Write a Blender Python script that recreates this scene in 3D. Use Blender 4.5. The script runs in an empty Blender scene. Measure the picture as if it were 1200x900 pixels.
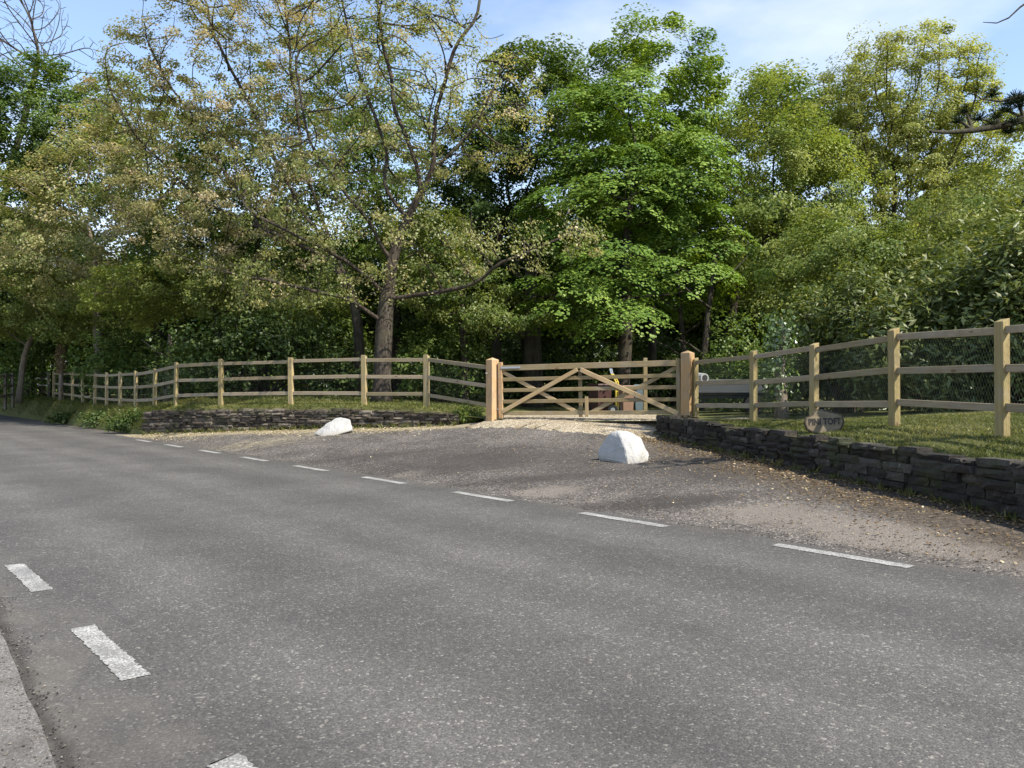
import bpy, bmesh, math, random
import numpy as np
from mathutils import Vector, Matrix
random.seed(7)
RNG = np.random.default_rng(11)
SC = bpy.context.scene
COL = SC.collection
H, F = 1.3, 930.0                     # eye height, focal length in photo pixels
DV = np.array([-.655, .755]); NV = np.array([.755, .655])   # along the road (away), across it (to the far side)

def at(u, v, d):                      # point seen at photo position (u, v), d metres away
    return np.array([(u-600)/F*d, d, H-(v-455)*d/F])
def sn(s, n): return s*DV+n*NV
def lerp(a, b, t): return a+(b-a)*t
def sstep(a, b, x):
    t = np.clip((x-a)/(b-a), 0, 1); return t*t*(3-2*t)

# ------------------------------------------------------------------ tags
def tag(o, label=None, cat=None, group=None, kind=None):
    if label: o['label'] = label
    if cat: o['category'] = cat
    if group: o['group'] = group
    if kind: o['kind'] = kind
    return o
def empty(name, loc=(0, 0, 0), rz=0., label=None, cat=None, group=None):
    o = bpy.data.objects.new(name, None); COL.objects.link(o)
    o.empty_display_size = .2
    o.location = [float(c) for c in loc]; o.rotation_euler = (0, 0, rz)
    return tag(o, label, cat, group)
def link(name, me, mat=None, parent=None):
    o = bpy.data.objects.new(name, me); COL.objects.link(o)
    if mat: me.materials.append(mat)
    if parent: o.parent = parent
    return o
def copy_tree(o, parent=None):
    c = o.copy(); COL.objects.link(c)
    if parent: c.parent = parent
    for ch in list(o.children): copy_tree(ch, c)
    return c

class MB:
    def __init__(s): s.v = []; s.f = []
    def add(s, vs, fs):
        b = len(s.v); s.v += [tuple(float(c) for c in p) for p in vs]; s.f += [tuple(i+b for i in f) for f in fs]
    def box(s, c, size, rot=None, taper=1.):
        x, y, z = [k/2 for k in size]
        vs = [(-x, -y, -z), (x, -y, -z), (x, y, -z), (-x, y, -z), (-x*taper, -y*taper, z), (x*taper, -y*taper, z), (x*taper, y*taper, z), (-x*taper, y*taper, z)]
        if rot is not None: vs = [rot @ Vector(p) for p in vs]
        s.add([(p[0]+c[0], p[1]+c[1], p[2]+c[2]) for p in vs], [(0, 3, 2, 1), (4, 5, 6, 7), (0, 1, 5, 4), (1, 2, 6, 5), (2, 3, 7, 6), (3, 0, 4, 7)])
    def tube(s, pts, rad, n=6, cap=True):
        pts = [Vector(p) for p in pts]
        if not hasattr(rad, '__len__'): rad = [rad]*len(pts)
        vs, fs = [], []; ref = None
        for i, p in enumerate(pts):
            t = (pts[min(i+1, len(pts)-1)]-pts[max(i-1, 0)]).normalized()
            if ref is None: ref = t.orthogonal().normalized()
            ref = (ref-t*ref.dot(t)); ref = ref.normalized() if ref.length > 1e-6 else t.orthogonal().normalized()
            b = t.cross(ref)
            for k in range(n):
                a = 2*math.pi*k/n; vs.append(p+(ref*math.cos(a)+b*math.sin(a))*rad[i])
        for i in range(len(pts)-1):
            for k in range(n):
                fs.append((i*n+k, i*n+(k+1) % n, (i+1)*n+(k+1) % n, (i+1)*n+k))
        if cap: fs += [tuple(range(n))[::-1], tuple(range((len(pts)-1)*n, len(pts)*n))]
        s.add(vs, fs)
    def cyl(s, c, r, h, n=20, axis='z', r2=None):
        d = {'x': Vector((1, 0, 0)), 'y': Vector((0, 1, 0)), 'z': Vector((0, 0, 1))}[axis]; c = Vector(c)
        s.tube([c-d*h/2, c+d*h/2], [r, r if r2 is None else r2], n)
    def build(s, name, mat, parent=None, bevel=0., smooth=False, seg=1):
        me = bpy.data.meshes.new(name); me.from_pydata(s.v, [], s.f); me.update()
        bm = bmesh.new(); bm.from_mesh(me)
        bmesh.ops.recalc_face_normals(bm, faces=bm.faces)
        if bevel: bmesh.ops.bevel(bm, geom=list(bm.edges), offset=bevel, segments=seg, affect='EDGES', profile=.5)
        bm.to_mesh(me); bm.free()
        if smooth: me.polygons.foreach_set('use_smooth', [True]*len(me.polygons))
        return link(name, me, mat, parent)

def fast_mesh(name, V, polys_n, idx, attr=None, smooth=False):
    """V (n,3); polys of equal corner count polys_n with flat index array idx"""
    me = bpy.data.meshes.new(name); m = len(idx)//polys_n
    me.vertices.add(len(V)); me.vertices.foreach_set('co', np.asarray(V, np.float32).ravel())
    me.loops.add(len(idx)); me.loops.foreach_set('vertex_index', np.asarray(idx, np.int32))
    me.polygons.add(m); me.polygons.foreach_set('loop_start', np.arange(0, m*polys_n, polys_n, dtype=np.int32))
    try: me.polygons.foreach_set('loop_total', np.full(m, polys_n, np.int32))
    except Exception: pass
    me.update(calc_edges=True); me.validate()
    me.polygons.foreach_set('use_smooth', np.full(m, smooth))
    if attr:
        for k, (dom, a) in attr.items():
            at_ = me.attributes.new(k, 'FLOAT', dom); at_.data.foreach_set('value', np.asarray(a, np.float32))
    return me
def grid_mesh(name, P, attr=None):
    """P (a,b,3) grid"""
    a, b = P.shape[:2]; i = np.arange(a*b).reshape(a, b)
    q = np.stack([i[:-1, :-1], i[1:, :-1], i[1:, 1:], i[:-1, 1:]], -1).reshape(-1)
    me = fast_mesh(name, P.reshape(-1, 3), 4, q, {k: ('POINT', v.ravel()) for k, v in (attr or {}).items()}, True)
    me.update()
    if me.polygons[len(me.polygons)//2].normal.z < 0: me.flip_normals()
    return me

# ------------------------------------------------------------------ materials
class NT:
    def __init__(s, name):
        s.m = bpy.data.materials.new(name); s.m.use_nodes = True
        s.t = s.m.node_tree; s.t.nodes.clear(); s.out = s.n('ShaderNodeOutputMaterial')
    def n(s, typ, ins=None, **kw):
        nd = s.t.nodes.new(typ)
        for k, v in kw.items(): setattr(nd, k, v)
        for k, v in (ins or {}).items():
            if isinstance(v, bpy.types.NodeSocket): s.t.links.new(v, nd.inputs[k])
            else:
                if isinstance(v, (tuple, list)) and len(v) == 3 and nd.inputs[k].type == 'RGBA': v = (*v, 1)
                nd.inputs[k].default_value = v
        return nd
    def noise(s, vec, scale, detail=4, rough=.55, out='Fac', dist=0.):
        return s.n('ShaderNodeTexNoise', {'Vector': vec, 'Scale': scale, 'Detail': detail, 'Roughness': rough, 'Distortion': dist}).outputs[out]
    def mapr(s, v, a, b, c=0., d=1.):
        return s.n('ShaderNodeMapRange', {'Value': v, 'From Min': a, 'From Max': b, 'To Min': c, 'To Max': d}, clamp=True).outputs[0]
    def math(s, op, a, b=0.): return s.n('ShaderNodeMath', {0: a, 1: b}, operation=op).outputs[0]
    def mix(s, f, a, b, mode='MIX'):
        return s.n('ShaderNodeMix', {0: f, 6: a, 7: b}, data_type='RGBA', blend_type=mode).outputs[2]
    def ramp(s, v, stops):
        r = s.n('ShaderNodeValToRGB', {0: v}); e = r.color_ramp.elements
        while len(e) < len(stops): e.new(.5)
        for k, (p, c) in zip(e, stops): k.position = p; k.color = (*c, 1)
        return r.outputs[0]
    def obj(s): return s.n('ShaderNodeTexCoord').outputs['Object']
    def pos(s): return s.n('ShaderNodeNewGeometry').outputs['Position']
    def scale(s, vec, sc): return s.n('ShaderNodeMapping', {'Vector': vec, 'Scale': sc}).outputs[0]
    def attr(s, name): return s.n('ShaderNodeAttribute', attribute_name=name).outputs['Fac']
    def rnd(s): return s.n('ShaderNodeObjectInfo').outputs['Random']
    def bump(s, h, strength=.5, dist=.01): return s.n('ShaderNodeBump', {'Height': h, 'Strength': strength, 'Distance': dist}).outputs[0]
    def principled(s, col, rough=.8, nrm=None, spec=.3, metal=0.):
        p = s.n('ShaderNodeBsdfPrincipled', {'Base Color': col, 'Roughness': rough, 'Specular IOR Level': spec, 'Metallic': metal})
        if nrm is not None: s.t.links.new(nrm, p.inputs['Normal'])
        s.t.links.new(p.outputs[0], s.out.inputs[0]); return s.m

def m_asphalt(name='asphalt', base=1.0, pave=False):
    t = NT(name); o = t.obj()
    vor = t.n('ShaderNodeTexVoronoi', {'Vector': o, 'Scale': 105. if not pave else 150.})
    cell = t.n('ShaderNodeSeparateColor', {0: vor.outputs['Color']}).outputs[0]
    vor2 = t.n('ShaderNodeTexVoronoi', {'Vector': o, 'Scale': 62.})
    cell2 = t.n('ShaderNodeSeparateColor', {0: vor2.outputs['Color']}).outputs[1]
    c = t.ramp(cell, [(0, (.07, .069, .068)), (.45, (.092, .090, .088)), (.8, (.115, .112, .109)), (.96, (.148, .144, .138)), (1, (.27, .26, .245))])
    if pave: c = t.ramp(cell, [(0, (.10, .093, .085)), (.5, (.135, .125, .114)), (.9, (.18, .166, .15)), (1, (.28, .26, .235))])
    if pave: c = t.mix(t.mapr(t.noise(o, 3.1, 5, .65), .54, .68, 0, .6), c, (.07, .06, .05))
    c = t.mix(t.mapr(cell2, .978, .992, 0, .6), c, (.28, .27, .25) if not pave else (.06, .05, .042))
    big = t.noise(o, .9, 5, .6); med = t.noise(o, 6., 4, .6)
    k = t.math('MULTIPLY', t.mapr(big, .3, .7, .82, 1.16), t.mapr(med, .25, .75, .92, 1.08))
    if not pave:
        y = t.n('ShaderNodeSeparateXYZ', {0: o}).outputs[1]
        # polished wheel tracks run along the road
        tr = None
        for y0 in (1.75, 3.1, 3.9, 5.3):
            b = t.mapr(t.math('ABSOLUTE', t.math('SUBTRACT', t.math('ADD', y, t.math('MULTIPLY', t.noise(o, .35, 2), .5)), y0+.25)), 0., .5, 1, 0)
            tr = b if tr is None else t.math('MAXIMUM', tr, b)
        k = t.math('MULTIPLY', k, t.mapr(tr, 0, 1, .9, 1.14))
        edge = t.math('ADD', y, t.mapr(t.noise(o, 2.2, 5, .65), .3, .7, -.35, .35))
        c = t.mix(t.mapr(edge, 1.15, .62, 0, .5), c, (.17, .158, .14))      # worn grit along the near edge
        c = t.mix(t.mapr(t.math('ABSOLUTE', t.math('SUBTRACT', t.math('SUBTRACT', t.math('ADD', y, t.mapr(t.noise(o, 3.5, 4, .65), .3, .7, -.025, .025)), t.mapr(t.math('MULTIPLY', t.n('ShaderNodeSeparateXYZ', {0: o}).outputs[0], -1.), -.85, 7.15, -.228, .228)), .635)), .005, .05, .7, 0), c, (.045, .04, .035))
        c = t.mix(t.mapr(edge, 6.0, 6.6, 0, .45), c, (.17, .145, .12))
        fine = t.mapr(t.noise(t.scale(o, (.25, 2.2, 1)), 1.3, 5, .65), .56, .72, 0, .25)
        c = t.mix(fine, c, (.05, .05, .052))
    c = t.mix(1., c, t.n('ShaderNodeCombineColor', {0: k, 1: k, 2: k}).outputs[0], 'MULTIPLY')
    if base != 1.: c = t.mix(1., c, (base*1.04, base, base*.94), 'MULTIPLY')
    hgt = t.math('ADD', t.math('MULTIPLY', vor.outputs['Distance'], -1.), t.math('MULTIPLY', t.noise(o, 60., 3), .5))
    return t.principled(c, .82, t.bump(hgt, .55, .006), .28)

def m_paint():
    t = NT('road_paint'); o = t.obj()
    n = t.noise(o, 75., 4, .7); n2 = t.noise(o, 5., 3)
    f = t.math('ADD', n, t.math('MULTIPLY', t.math('SUBTRACT', n2, .55), .6))
    v = t.n('ShaderNodeTexVoronoi', {'Vector': o, 'Scale': 90.}).outputs['Distance']
    f = t.math('ADD', f, t.math('MULTIPLY', t.math('SUBTRACT', .45, v), .35))
    c = t.mix(t.mapr(f, .38, .66), (.17, .165, .155), t.mix(t.noise(o, 30.), (.36, .35, .325), (.5, .49, .46)))
    return t.principled(c, .7, t.bump(n, .6, .006), .25)

def m_apron():
    t = NT('old_tarmac'); o = t.obj()
    vor = t.n('ShaderNodeTexVoronoi', {'Vector': o, 'Scale': 70.})
    cell = t.n('ShaderNodeSeparateColor', {0: vor.outputs['Color']}).outputs[0]
    c = t.ramp(cell, [(0, (.052, .046, .041)), (.5, (.09, .08, .072)), (.85, (.14, .125, .112)), (1, (.36, .32, .27))])
    n1 = t.noise(o, 1.1, 6, .62); n2 = t.noise(o, 5., 6, .65); n3 = t.noise(o, 22., 5, .7)
    k = t.math('MULTIPLY', t.mapr(n1, .3, .7, .62, 1.24), t.mapr(n2, .3, .7, .75, 1.25))
    c = t.mix(1., c, t.n('ShaderNodeCombineColor', {0: k, 1: k, 2: k}).outputs[0], 'MULTIPLY')
    def masked(name, lo, hi, amt):
        v = t.math('ADD', t.attr(name), t.math('ADD', t.math('MULTIPLY', t.math('SUBTRACT', n2, .5), .9), t.math('MULTIPLY', t.math('SUBTRACT', n3, .5), .8)))
        return t.mapr(v, lo, hi, 0, amt)
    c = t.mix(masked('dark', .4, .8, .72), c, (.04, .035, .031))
    c = t.mix(masked('sand', .35, .85, .7), c, t.mix(n3, (.15, .128, .106), (.235, .205, .172)))
    c = t.mix(masked('leaf', .35, .75, .9), c, t.ramp(n3, [(.3, (.03, .024, .018)), (.5, (.058, .047, .036)), (.62, (.12, .095, .066)), (.74, (.3, .25, .17))]))
    c = t.mix(masked('straw', .35, .7, .9), c, t.ramp(n3, [(.3, (.13, .10, .06)), (.5, (.28, .235, .15)), (.7, (.46, .40, .28))]))
    h = t.math('ADD', t.math('MULTIPLY', n3, .9), t.math('ADD', n2, t.math('MULTIPLY', vor.outputs['Distance'], -.5)))
    return t.principled(c, .9, t.bump(h, .7, .02), .2)

def m_gravel():
    t = NT('gravel'); o = t.obj()
    vor = t.n('ShaderNodeTexVoronoi', {'Vector': o, 'Scale': 32.})
    cell = t.n('ShaderNodeSeparateColor', {0: vor.outputs['Color']}).outputs[0]
    c = t.ramp(cell, [(0, (.2, .155, .10)), (.4, (.31, .26, .18)), (.8, (.40, .35, .26)), (1, (.55, .5, .41))])
    c = t.mix(t.mapr(t.noise(o, 1.5, 4), .4, .7, 0, .45), c, (.2, .14, .08))
    return t.principled(c, .9, t.bump(t.math('MULTIPLY', vor.outputs['Distance'], -1.), .8, .03), .2)

def m_soil(name, a, b, cc, sc=3.):
    t = NT(name); o = t.pos()
    c = t.ramp(t.noise(o, sc, 8, .68), [(.3, a), (.5, b), (.68, cc)])
    c = t.mix(t.mapr(t.noise(o, .35, 4), .35, .65, 0, .5), c, a)
    return t.principled(c, .95, t.bump(t.noise(o, 14., 6, .7), .8, .05), .15)

def m_wood(name, c0, c1, c2, axis='z', green=.0):
    t = NT(name); o = t.obj()
    o = t.n('ShaderNodeVectorMath', {0: o, 1: t.n('ShaderNodeCombineXYZ', {0: t.math('MULTIPLY', t.rnd(), 37.), 1: t.math('MULTIPLY', t.rnd(), 11.)}).outputs[0]}, operation='ADD').outputs[0]
    sc = (60., 60., 2.5) if axis == 'z' else (2.5, 60., 60.)
    g = t.noise(t.scale(o, sc), 1., 5, .6, dist=.6)
    c = t.ramp(g, [(.25, c0), (.5, c1), (.75, c2)])
    k = t.mapr(t.rnd(), 0, 1, .78, 1.15)
    c = t.mix(1., c, t.n('ShaderNodeCombineColor', {0: k, 1: k, 2: t.mapr(t.rnd(), 0, 1, .7, 1.2)}).outputs[0], 'MULTIPLY')
    st = t.noise(o, 4.5, 4, .6)
    c = t.mix(t.mapr(st, .52, .72, 0, .45), c, tuple(k*.55 for k in c1))
    if green: c = t.mix(t.mapr(t.noise(o, 2.1, 3), .45, .7, 0, green), c, (.2, .21, .085))
    c = t.mix(t.mapr(t.noise(o, 1.9, 5, .7), .48, .68, 0, .4), c, (.26, .235, .2))
    kn = t.n('ShaderNodeTexVoronoi', {'Vector': t.scale(o, (6., 6., 2.2) if axis == 'z' else (2.2, 6., 6.)), 'Scale': 1.}).outputs['Distance']
    c = t.mix(t.mapr(kn, .07, .13, .8, 0), c, (.12, .065, .03))
    return t.principled(c, .75, t.bump(g, .35, .004), .3)

def m_stone(name, cols, sc=9., moss=.0):
    t = NT(name); o = t.pos()
    isl = t.attr('hue')
    c = t.ramp(isl, [(0, cols[0]), (.4, cols[1]), (.75, cols[2]), (1, cols[3])])
    n = t.noise(o, sc, 7, .7); n2 = t.noise(o, sc*4, 5, .7)
    k = t.math('MULTIPLY', t.mapr(n, .3, .7, .55, 1.4), t.mapr(n2, .3, .7, .75, 1.25))
    c = t.mix(1., c, t.n('ShaderNodeCombineColor', {0: k, 1: k, 2: k}).outputs[0], 'MULTIPLY')
    c = t.mix(t.mapr(t.noise(o, 15., 4, .6), .66, .74, 0, .7), c, (.3, .3, .27))   # lichen specks
    if moss: c = t.mix(t.mapr(t.noise(o, 2.3, 5, .65), .5, .65, 0, moss), c, (.05, .06, .022))
    return t.principled(c, .88, t.bump(t.math('ADD', n, n2), .9, .02), .3)

def m_white_rock():
    t = NT('white_painted_rock'); o = t.obj()
    n = t.noise(o, 7., 6, .7); n2 = t.noise(o, 30., 5, .7)
    c = t.mix(t.mapr(n, .45, .7, 0, .35), (.39, .38, .36), (.27, .26, .24))
    c = t.mix(t.mapr(n2, .6, .7, 0, .6), c, (.22, .2, .165))
    c = t.mix(t.mapr(t.noise(o, 3.2, 5, .6), .52, .7, 0, .4), c, (.24, .235, .18))
    z = t.n('ShaderNodeSeparateXYZ', {0: o}).outputs[2]
    c = t.mix(t.mapr(t.math('ADD', z, t.math('MULTIPLY', n2, .16)), .19, .06, 0, .75), c, (.28, .24, .19))
    return t.principled(c, .7, t.bump(t.math('ADD', n, t.math('MULTIPLY', n2, .5)), .55, .03), .3)

def m_bark(name, c0, c1, c2, sc=1.):
    t = NT(name); o = t.obj()
    g = t.noise(t.scale(o, (14*sc, 14*sc, 3*sc)), 1., 6, .7, dist=.8)
    c = t.ramp(g, [(.3, c0), (.5, c1), (.7, c2)])
    c = t.mix(t.mapr(t.noise(o, 1.3, 4), .5, .7, 0, .4), c, (.10, .11, .06))
    return t.principled(c, .92, t.bump(g, 1., .05), .2)

def m_leaf(name, stops, trans=.4, gloss=.07, tint=(1.15, 1.1, .5), rough=.4, vary=.5):
    t = NT(name); c = t.ramp(t.attr('hue'), stops)
    r = t.rnd(); kk = t.mapr(r, 0, 1, 1-.25*vary, 1+.2*vary)
    c = t.mix(1., c, t.n('ShaderNodeCombineColor', {0: kk, 1: kk, 2: kk}).outputs[0], 'MULTIPLY')
    dif = t.n('ShaderNodeBsdfDiffuse', {'Color': c}).outputs[0]
    tr = t.n('ShaderNodeBsdfTranslucent', {'Color': t.mix(1., c, tint, 'MULTIPLY')}).outputs[0]
    gl = t.n('ShaderNodeBsdfGlossy', {'Color': (.9, .9, .9), 'Roughness': rough}).outputs[0]
    m = t.n('ShaderNodeMixShader', {0: trans, 1: dif, 2: tr}).outputs[0]
    m = t.n('ShaderNodeMixShader', {0: gloss, 1: m, 2: gl}).outputs[0]
    t.t.links.new(m, t.out.inputs[0]); return t.m

def m_plain(name, col, rough=.5, metal=0., spec=.4, dirt=.3):
    t = NT(name); o = t.obj(); n = t.noise(o, 9., 5, .65)
    c = t.mix(t.mapr(n, .45, .75, 0, dirt), col, tuple(k*.45+.02 for k in col))
    return t.principled(c, rough, t.bump(t.noise(o, 60., 3), .1, .003), spec, metal)

M = dict(
    asphalt=m_asphalt('asphalt', .8), pave=m_asphalt('footway', 1., True), paint=m_paint(), apron=m_apron(), gravel=m_gravel(),
    lawn=m_soil('lawn_soil', (.065, .068, .024), (.11, .115, .038), (.17, .165, .065)),
    earth=m_soil('earth', (.03, .024, .015), (.06, .05, .028), (.09, .085, .04), 2.),
    post=m_wood('post_wood', (.25, .18, .075), (.35, .265, .125), (.44, .345, .185), 'z', .35),
    rail=m_wood('rail_wood', (.2, .15, .09), (.28, .22, .14), (.36, .29, .195), 'x', .2),
    gpost=m_wood('gate_post_wood', (.31, .18, .08), (.42, .26, .12), (.49, .33, .17), 'z'),
    gate=m_wood('gate_wood', (.16, .115, .055), (.23, .17, .085), (.3, .23, .13), 'x', .15),
    gbrace=m_wood('brace_wood', (.3, .2, .1), (.42, .3, .16), (.5, .38, .22), 'x'),
    old=m_wood('old_wood', (.055, .047, .034), (.09, .078, .058), (.13, .115, .09), 'z', .3),
    pale=m_wood('sunlit_old_wood', (.3, .27, .22), (.42, .39, .33), (.55, .52, .46), 'x', .1),  # old wood as sunlit: the brightness is put into the colour
    wire=m_plain('galvanised_wire', (.055, .07, .06), .7, .0, .2, .1), steel=m_plain('galvanised_steel', (.45, .46, .47), .4, .7, .5, .2),
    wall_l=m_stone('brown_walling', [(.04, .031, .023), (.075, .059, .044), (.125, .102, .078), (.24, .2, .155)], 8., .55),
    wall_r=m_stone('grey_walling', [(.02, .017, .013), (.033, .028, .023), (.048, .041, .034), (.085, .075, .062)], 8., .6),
    rock=m_white_rock(),
    bark=m_bark('grey_brown_bark', (.03, .023, .017), (.062, .049, .038), (.11, .093, .074)),
    bark_d=m_bark('dark_bark', (.02, .016, .012), (.045, .036, .027), (.08, .066, .05)),
    bark_p=m_bark('pale_bark', (.11, .085, .06), (.2, .165, .125), (.3, .26, .2)),
    gold=m_leaf('bronze_young_leaf', [(0, (.13, .175, .05)), (.4, (.25, .27, .095)), (.75, (.40, .37, .17)), (1, (.55, .45, .29))], .5, .02, (1.15, 1.08, .55)),
    olive=m_leaf('olive_leaf', [(0, (.08, .13, .027)), (.5, (.16, .215, .048)), (1, (.28, .31, .09))], .48, .015),
    green=m_leaf('mid_green_leaf', [(0, (.06, .105, .022)), (.5, (.115, .17, .038)), (1, (.19, .24, .065))], .45, .015),
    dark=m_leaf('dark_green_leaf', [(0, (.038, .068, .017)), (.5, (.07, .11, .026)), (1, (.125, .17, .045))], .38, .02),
    syc=m_leaf('fresh_green_leaf', [(0, (.06, .12, .02)), (.5, (.13, .215, .034)), (1, (.26, .34, .065))], .32, .015, (1.15, 1.1, .4), .5, .1),
    lime=m_leaf('lime_leaf', [(0, (.17, .21, .045)), (.5, (.26, .29, .075)), (1, (.36, .37, .13))], .52, .02),
    laurel=m_leaf('glossy_laurel_leaf', [(0, (.05, .075, .016)), (.5, (.10, .13, .03)), (.85, (.18, .205, .06)), (1, (.32, .31, .13))], .36, .03, rough=.42),
    ivy=m_leaf('ivy_leaf', [(0, (.05, .10, .02)), (1, (.17, .25, .07))], .4, .07),
    pine=m_leaf('pine_needle', [(0, (.008, .014, .006)), (1, (.028, .04, .012))], .1, .01),
    grass=m_leaf('grass_blade', [(0, (.075, .095, .024)), (.55, (.14, .155, .045)), (1, (.29, .26, .11))], .42, .015),
    litter=m_leaf('dry_leaf', [(0, (.10, .06, .03)), (.5, (.26, .18, .09)), (1, (.5, .42, .26))], .2, .03),
    straw=m_leaf('straw_leaf', [(0, (.2, .145, .075)), (.5, (.40, .33, .2)), (1, (.56, .5, .36))], .2, .03),
    grit=m_stone('loose_grit', [(.045, .04, .035), (.09, .08, .07), (.17, .15, .125), (.32, .28, .23)], 30.),
    sign=m_wood('sign_wood', (.10, .074, .043), (.15, .115, .07), (.19, .155, .10), 'x', .2),
    ink=m_plain('black_lettering', (.02, .016, .014), .7), rawedge=m_bark('sign_bark', (.05, .04, .03), (.09, .072, .053), (.14, .115, .09), 3.),
)

# ------------------------------------------------------------------ ground heights (thin plate splines through surveyed points)
def tps(pts):
    pts = np.array(pts, float); X = pts[:, :2]; n = len(X)
    def U(r2): return np.where(r2 > 1e-12, r2*np.log(np.maximum(r2, 1e-12)), 0)
    A = np.zeros((n+3, n+3)); A[:n, :n] = U(((X[:, None]-X[None])**2).sum(-1))+np.eye(n)*.02
    A[:n, n] = A[n, :n] = 1; A[:n, n+1:] = X; A[n+1:, :n] = X.T
    w = np.linalg.solve(A, np.r_[pts[:, 2], 0, 0, 0])
    def f(x, y):
        q = np.stack([np.asarray(x, float), np.asarray(y, float)], -1); sh = q.shape[:-1]; q = q.reshape(-1, 2)
        out = U(((q[:, None]-X[None])**2).sum(-1)) @ w[:n]+w[n]+q @ w[n+1:]
        return out.reshape(sh)
    return f
ap_pts = [(*sn(s, 6.2), 0) for s in (-6, -2, 2, 6, 10, 14, 18, 22)]+[
    (4.39, 6.8, .152), (4.75, 5.2, .08), (3.7, 9.84, .253), (2.65, 14.5, .44), (-.3, 17, .61), (1.5, 16.3, .62), (3.3, 15.5, .64),
    (-1.2, 17.3, .5), (-4.4, 18.8, .335), (-9.9, 21.5, .09), (0, 13, .27)]
_ap = tps(ap_pts)
def z_ap(x, y):
    n = np.asarray(x)*NV[0]+np.asarray(y)*NV[1]
    return np.maximum(_ap(x, y), 0)*sstep(6.1, 7.0, n)+.006
_ga = tps([(5.11, 8.27, .80), (4.8, 9.96, .82), (4.45, 11.8, .76), (4.14, 13.6, .715), (3.43, 15.5, .68), (5.5, 6.3, .78), (4.55, 6.8, .58), (3.85, 9.84, .655), (2.85, 14.6, .68), (5.1, 4.3, .5),
    (-.3, 17, .62), (1.6, 16.3, .63), (-1.97, 18.3, .86), (-3.53, 19, .88), (-5.56, 19.95, .87), (-7.66, 20.9, .84), (-9.24, 21.8, .80), (-18.4, 32.5, .78), (-1.3, 17.6, .78),
    (-9.6, 21.7, .66), (-30, 48, .9), (0, 21, .66), (2, 24, .64), (-10, 34, .8), (8, 20, .8), (15, 30, .9), (0, 50, .9), (22, 50, 1.), (-60, 80, 1.2), (50, 80, 1.3), (0, 80, 1.1), (12, 6, 1.0), (14, 14, 1.0)])
def z_ga(x, y): return _ga(x, y)
def gz(x, y): return float(_ga(np.array(x), np.array(y)))
def hit(u, v, zf, d0=10.):            # where the sight line through (u, v) meets the ground
    for _ in range(60):
        x = (u-600)/F*d0; z = float(zf(np.array(x), np.array(d0))); d1 = (H-z)*F/(v-455); d0 = .6*d0+.4*d1
    return np.array([(u-600)/F*d0, d0, z])

# ------------------------------------------------------------------ the setting
RZ = math.atan2(-.755, .655)
def road_obj(name, s0, s1, n0, n1, z, mat, ds=.5, dn=.5, wob=None):
    a = np.linspace(-s1, -s0, max(2, int((s1-s0)/ds))); b = np.linspace(n0, n1, max(2, int((n1-n0)/dn)+1))
    X, Y = np.meshgrid(a, b, indexing='ij'); Y = Y.copy()
    if wob == 'flare': Y[:, -1] = .61+.057*np.clip(-a-3.15, -4, 4)+np.interp(a, np.linspace(a[0], a[-1], 900), RNG.normal(0, .004, 900))
    elif wob is not None:
        if wob[0]: Y[:, 0] += np.interp(a, np.linspace(a[0], a[-1], 400), RNG.normal(0, wob[0], 400))
        if wob[1]: Y[:, -1] += np.interp(a, np.linspace(a[0], a[-1], 400), RNG.normal(0, wob[1], 400))
    o = link(name, grid_mesh(name, np.stack([X, Y, np.full_like(X, z)], -1)), mat)
    o.rotation_euler = (0, 0, RZ); return o

g = MB(); g.add([(-700, -500, -.06), (700, -500, -.06), (700, 900, -.06), (-700, 900, -.06)], [(0, 1, 2, 3)])
tag(g.build('ground', M['earth']), kind='structure')
tag(road_obj('road', -60, 140, .4, 6.7, 0., M['asphalt'], .25, .5, (.012, .03)), kind='structure')
tag(road_obj('pavement', -60, 140, -2.2, .655, .008, M['pave'], .1, .5, 'flare'), kind='structure')
tag(road_obj('verge', -60, 140, -14, -2.15, .05, M['lawn'], 4, 4), kind='structure')

def dash(s0, ln, n, w, label, group, z=.004):
    k = 60; a = np.linspace(-s0-ln, -s0, k); top = n+w/2+RNG.normal(0, .0045, k); bot = n-w/2+RNG.normal(0, .0045, k)
    a2 = a.copy(); a2[0] += RNG.normal(0, .012); a2[-1] += RNG.normal(0, .012)
    P = np.stack([np.stack([a2, bot, np.full(k, z)], -1), np.stack([a, top, np.full(k, z)], -1)], 1)
    o = link('road_marking', grid_mesh('road_marking', P), M['paint']); o.rotation_euler = (0, 0, RZ)
    tag(o, kind='structure')
for k in range(9): dash(2.45+2.22*k, 1.1, 5.97, .13, '', '')
for k in range(6): dash(1.77+2.02*k, 1.0, 1.06, .12, '', '')

Cn_ = np.array([2.65, 14.5]); nW_ = np.array([.975, .22])
# tarmac apron between the road and the walls / gate
s_ = np.linspace(-8, 25, 420); n_ = np.linspace(6.16, 14.6, 150)
S_, N_ = np.meshgrid(s_, n_, indexing='ij')
edge = np.interp(s_, np.linspace(-8, 25, 120), RNG.normal(0, .045, 120))
N_ = N_+edge[:, None]*np.clip(1-(N_-6.16)/.8, 0, 1)
X = S_*DV[0]+N_*NV[0]; Y = S_*DV[1]+N_*NV[1]; Z = z_ap(X, Y)
Z += .010*np.sin(X*2.1+Y*1.3)*np.sin(Y*1.7-X*.6)*np.clip((N_-6.6), 0, 1)
def blob(u, v, ru, rv): # soft spot on the apron, in metres about the point seen at (u, v)
    p = hit(u, v, z_ap); return np.exp(-(((X-p[0])/ru)**2+((Y-p[1])/rv)**2))
A_, B_ = np.array([2.65, 14.5]), np.array([4.6, 5.9]); dw = ((X-A_[0])*(B_-A_)[1]-(Y-A_[1])*(B_-A_)[0])/np.linalg.norm(B_-A_)
dw = np.abs(dw)
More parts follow.
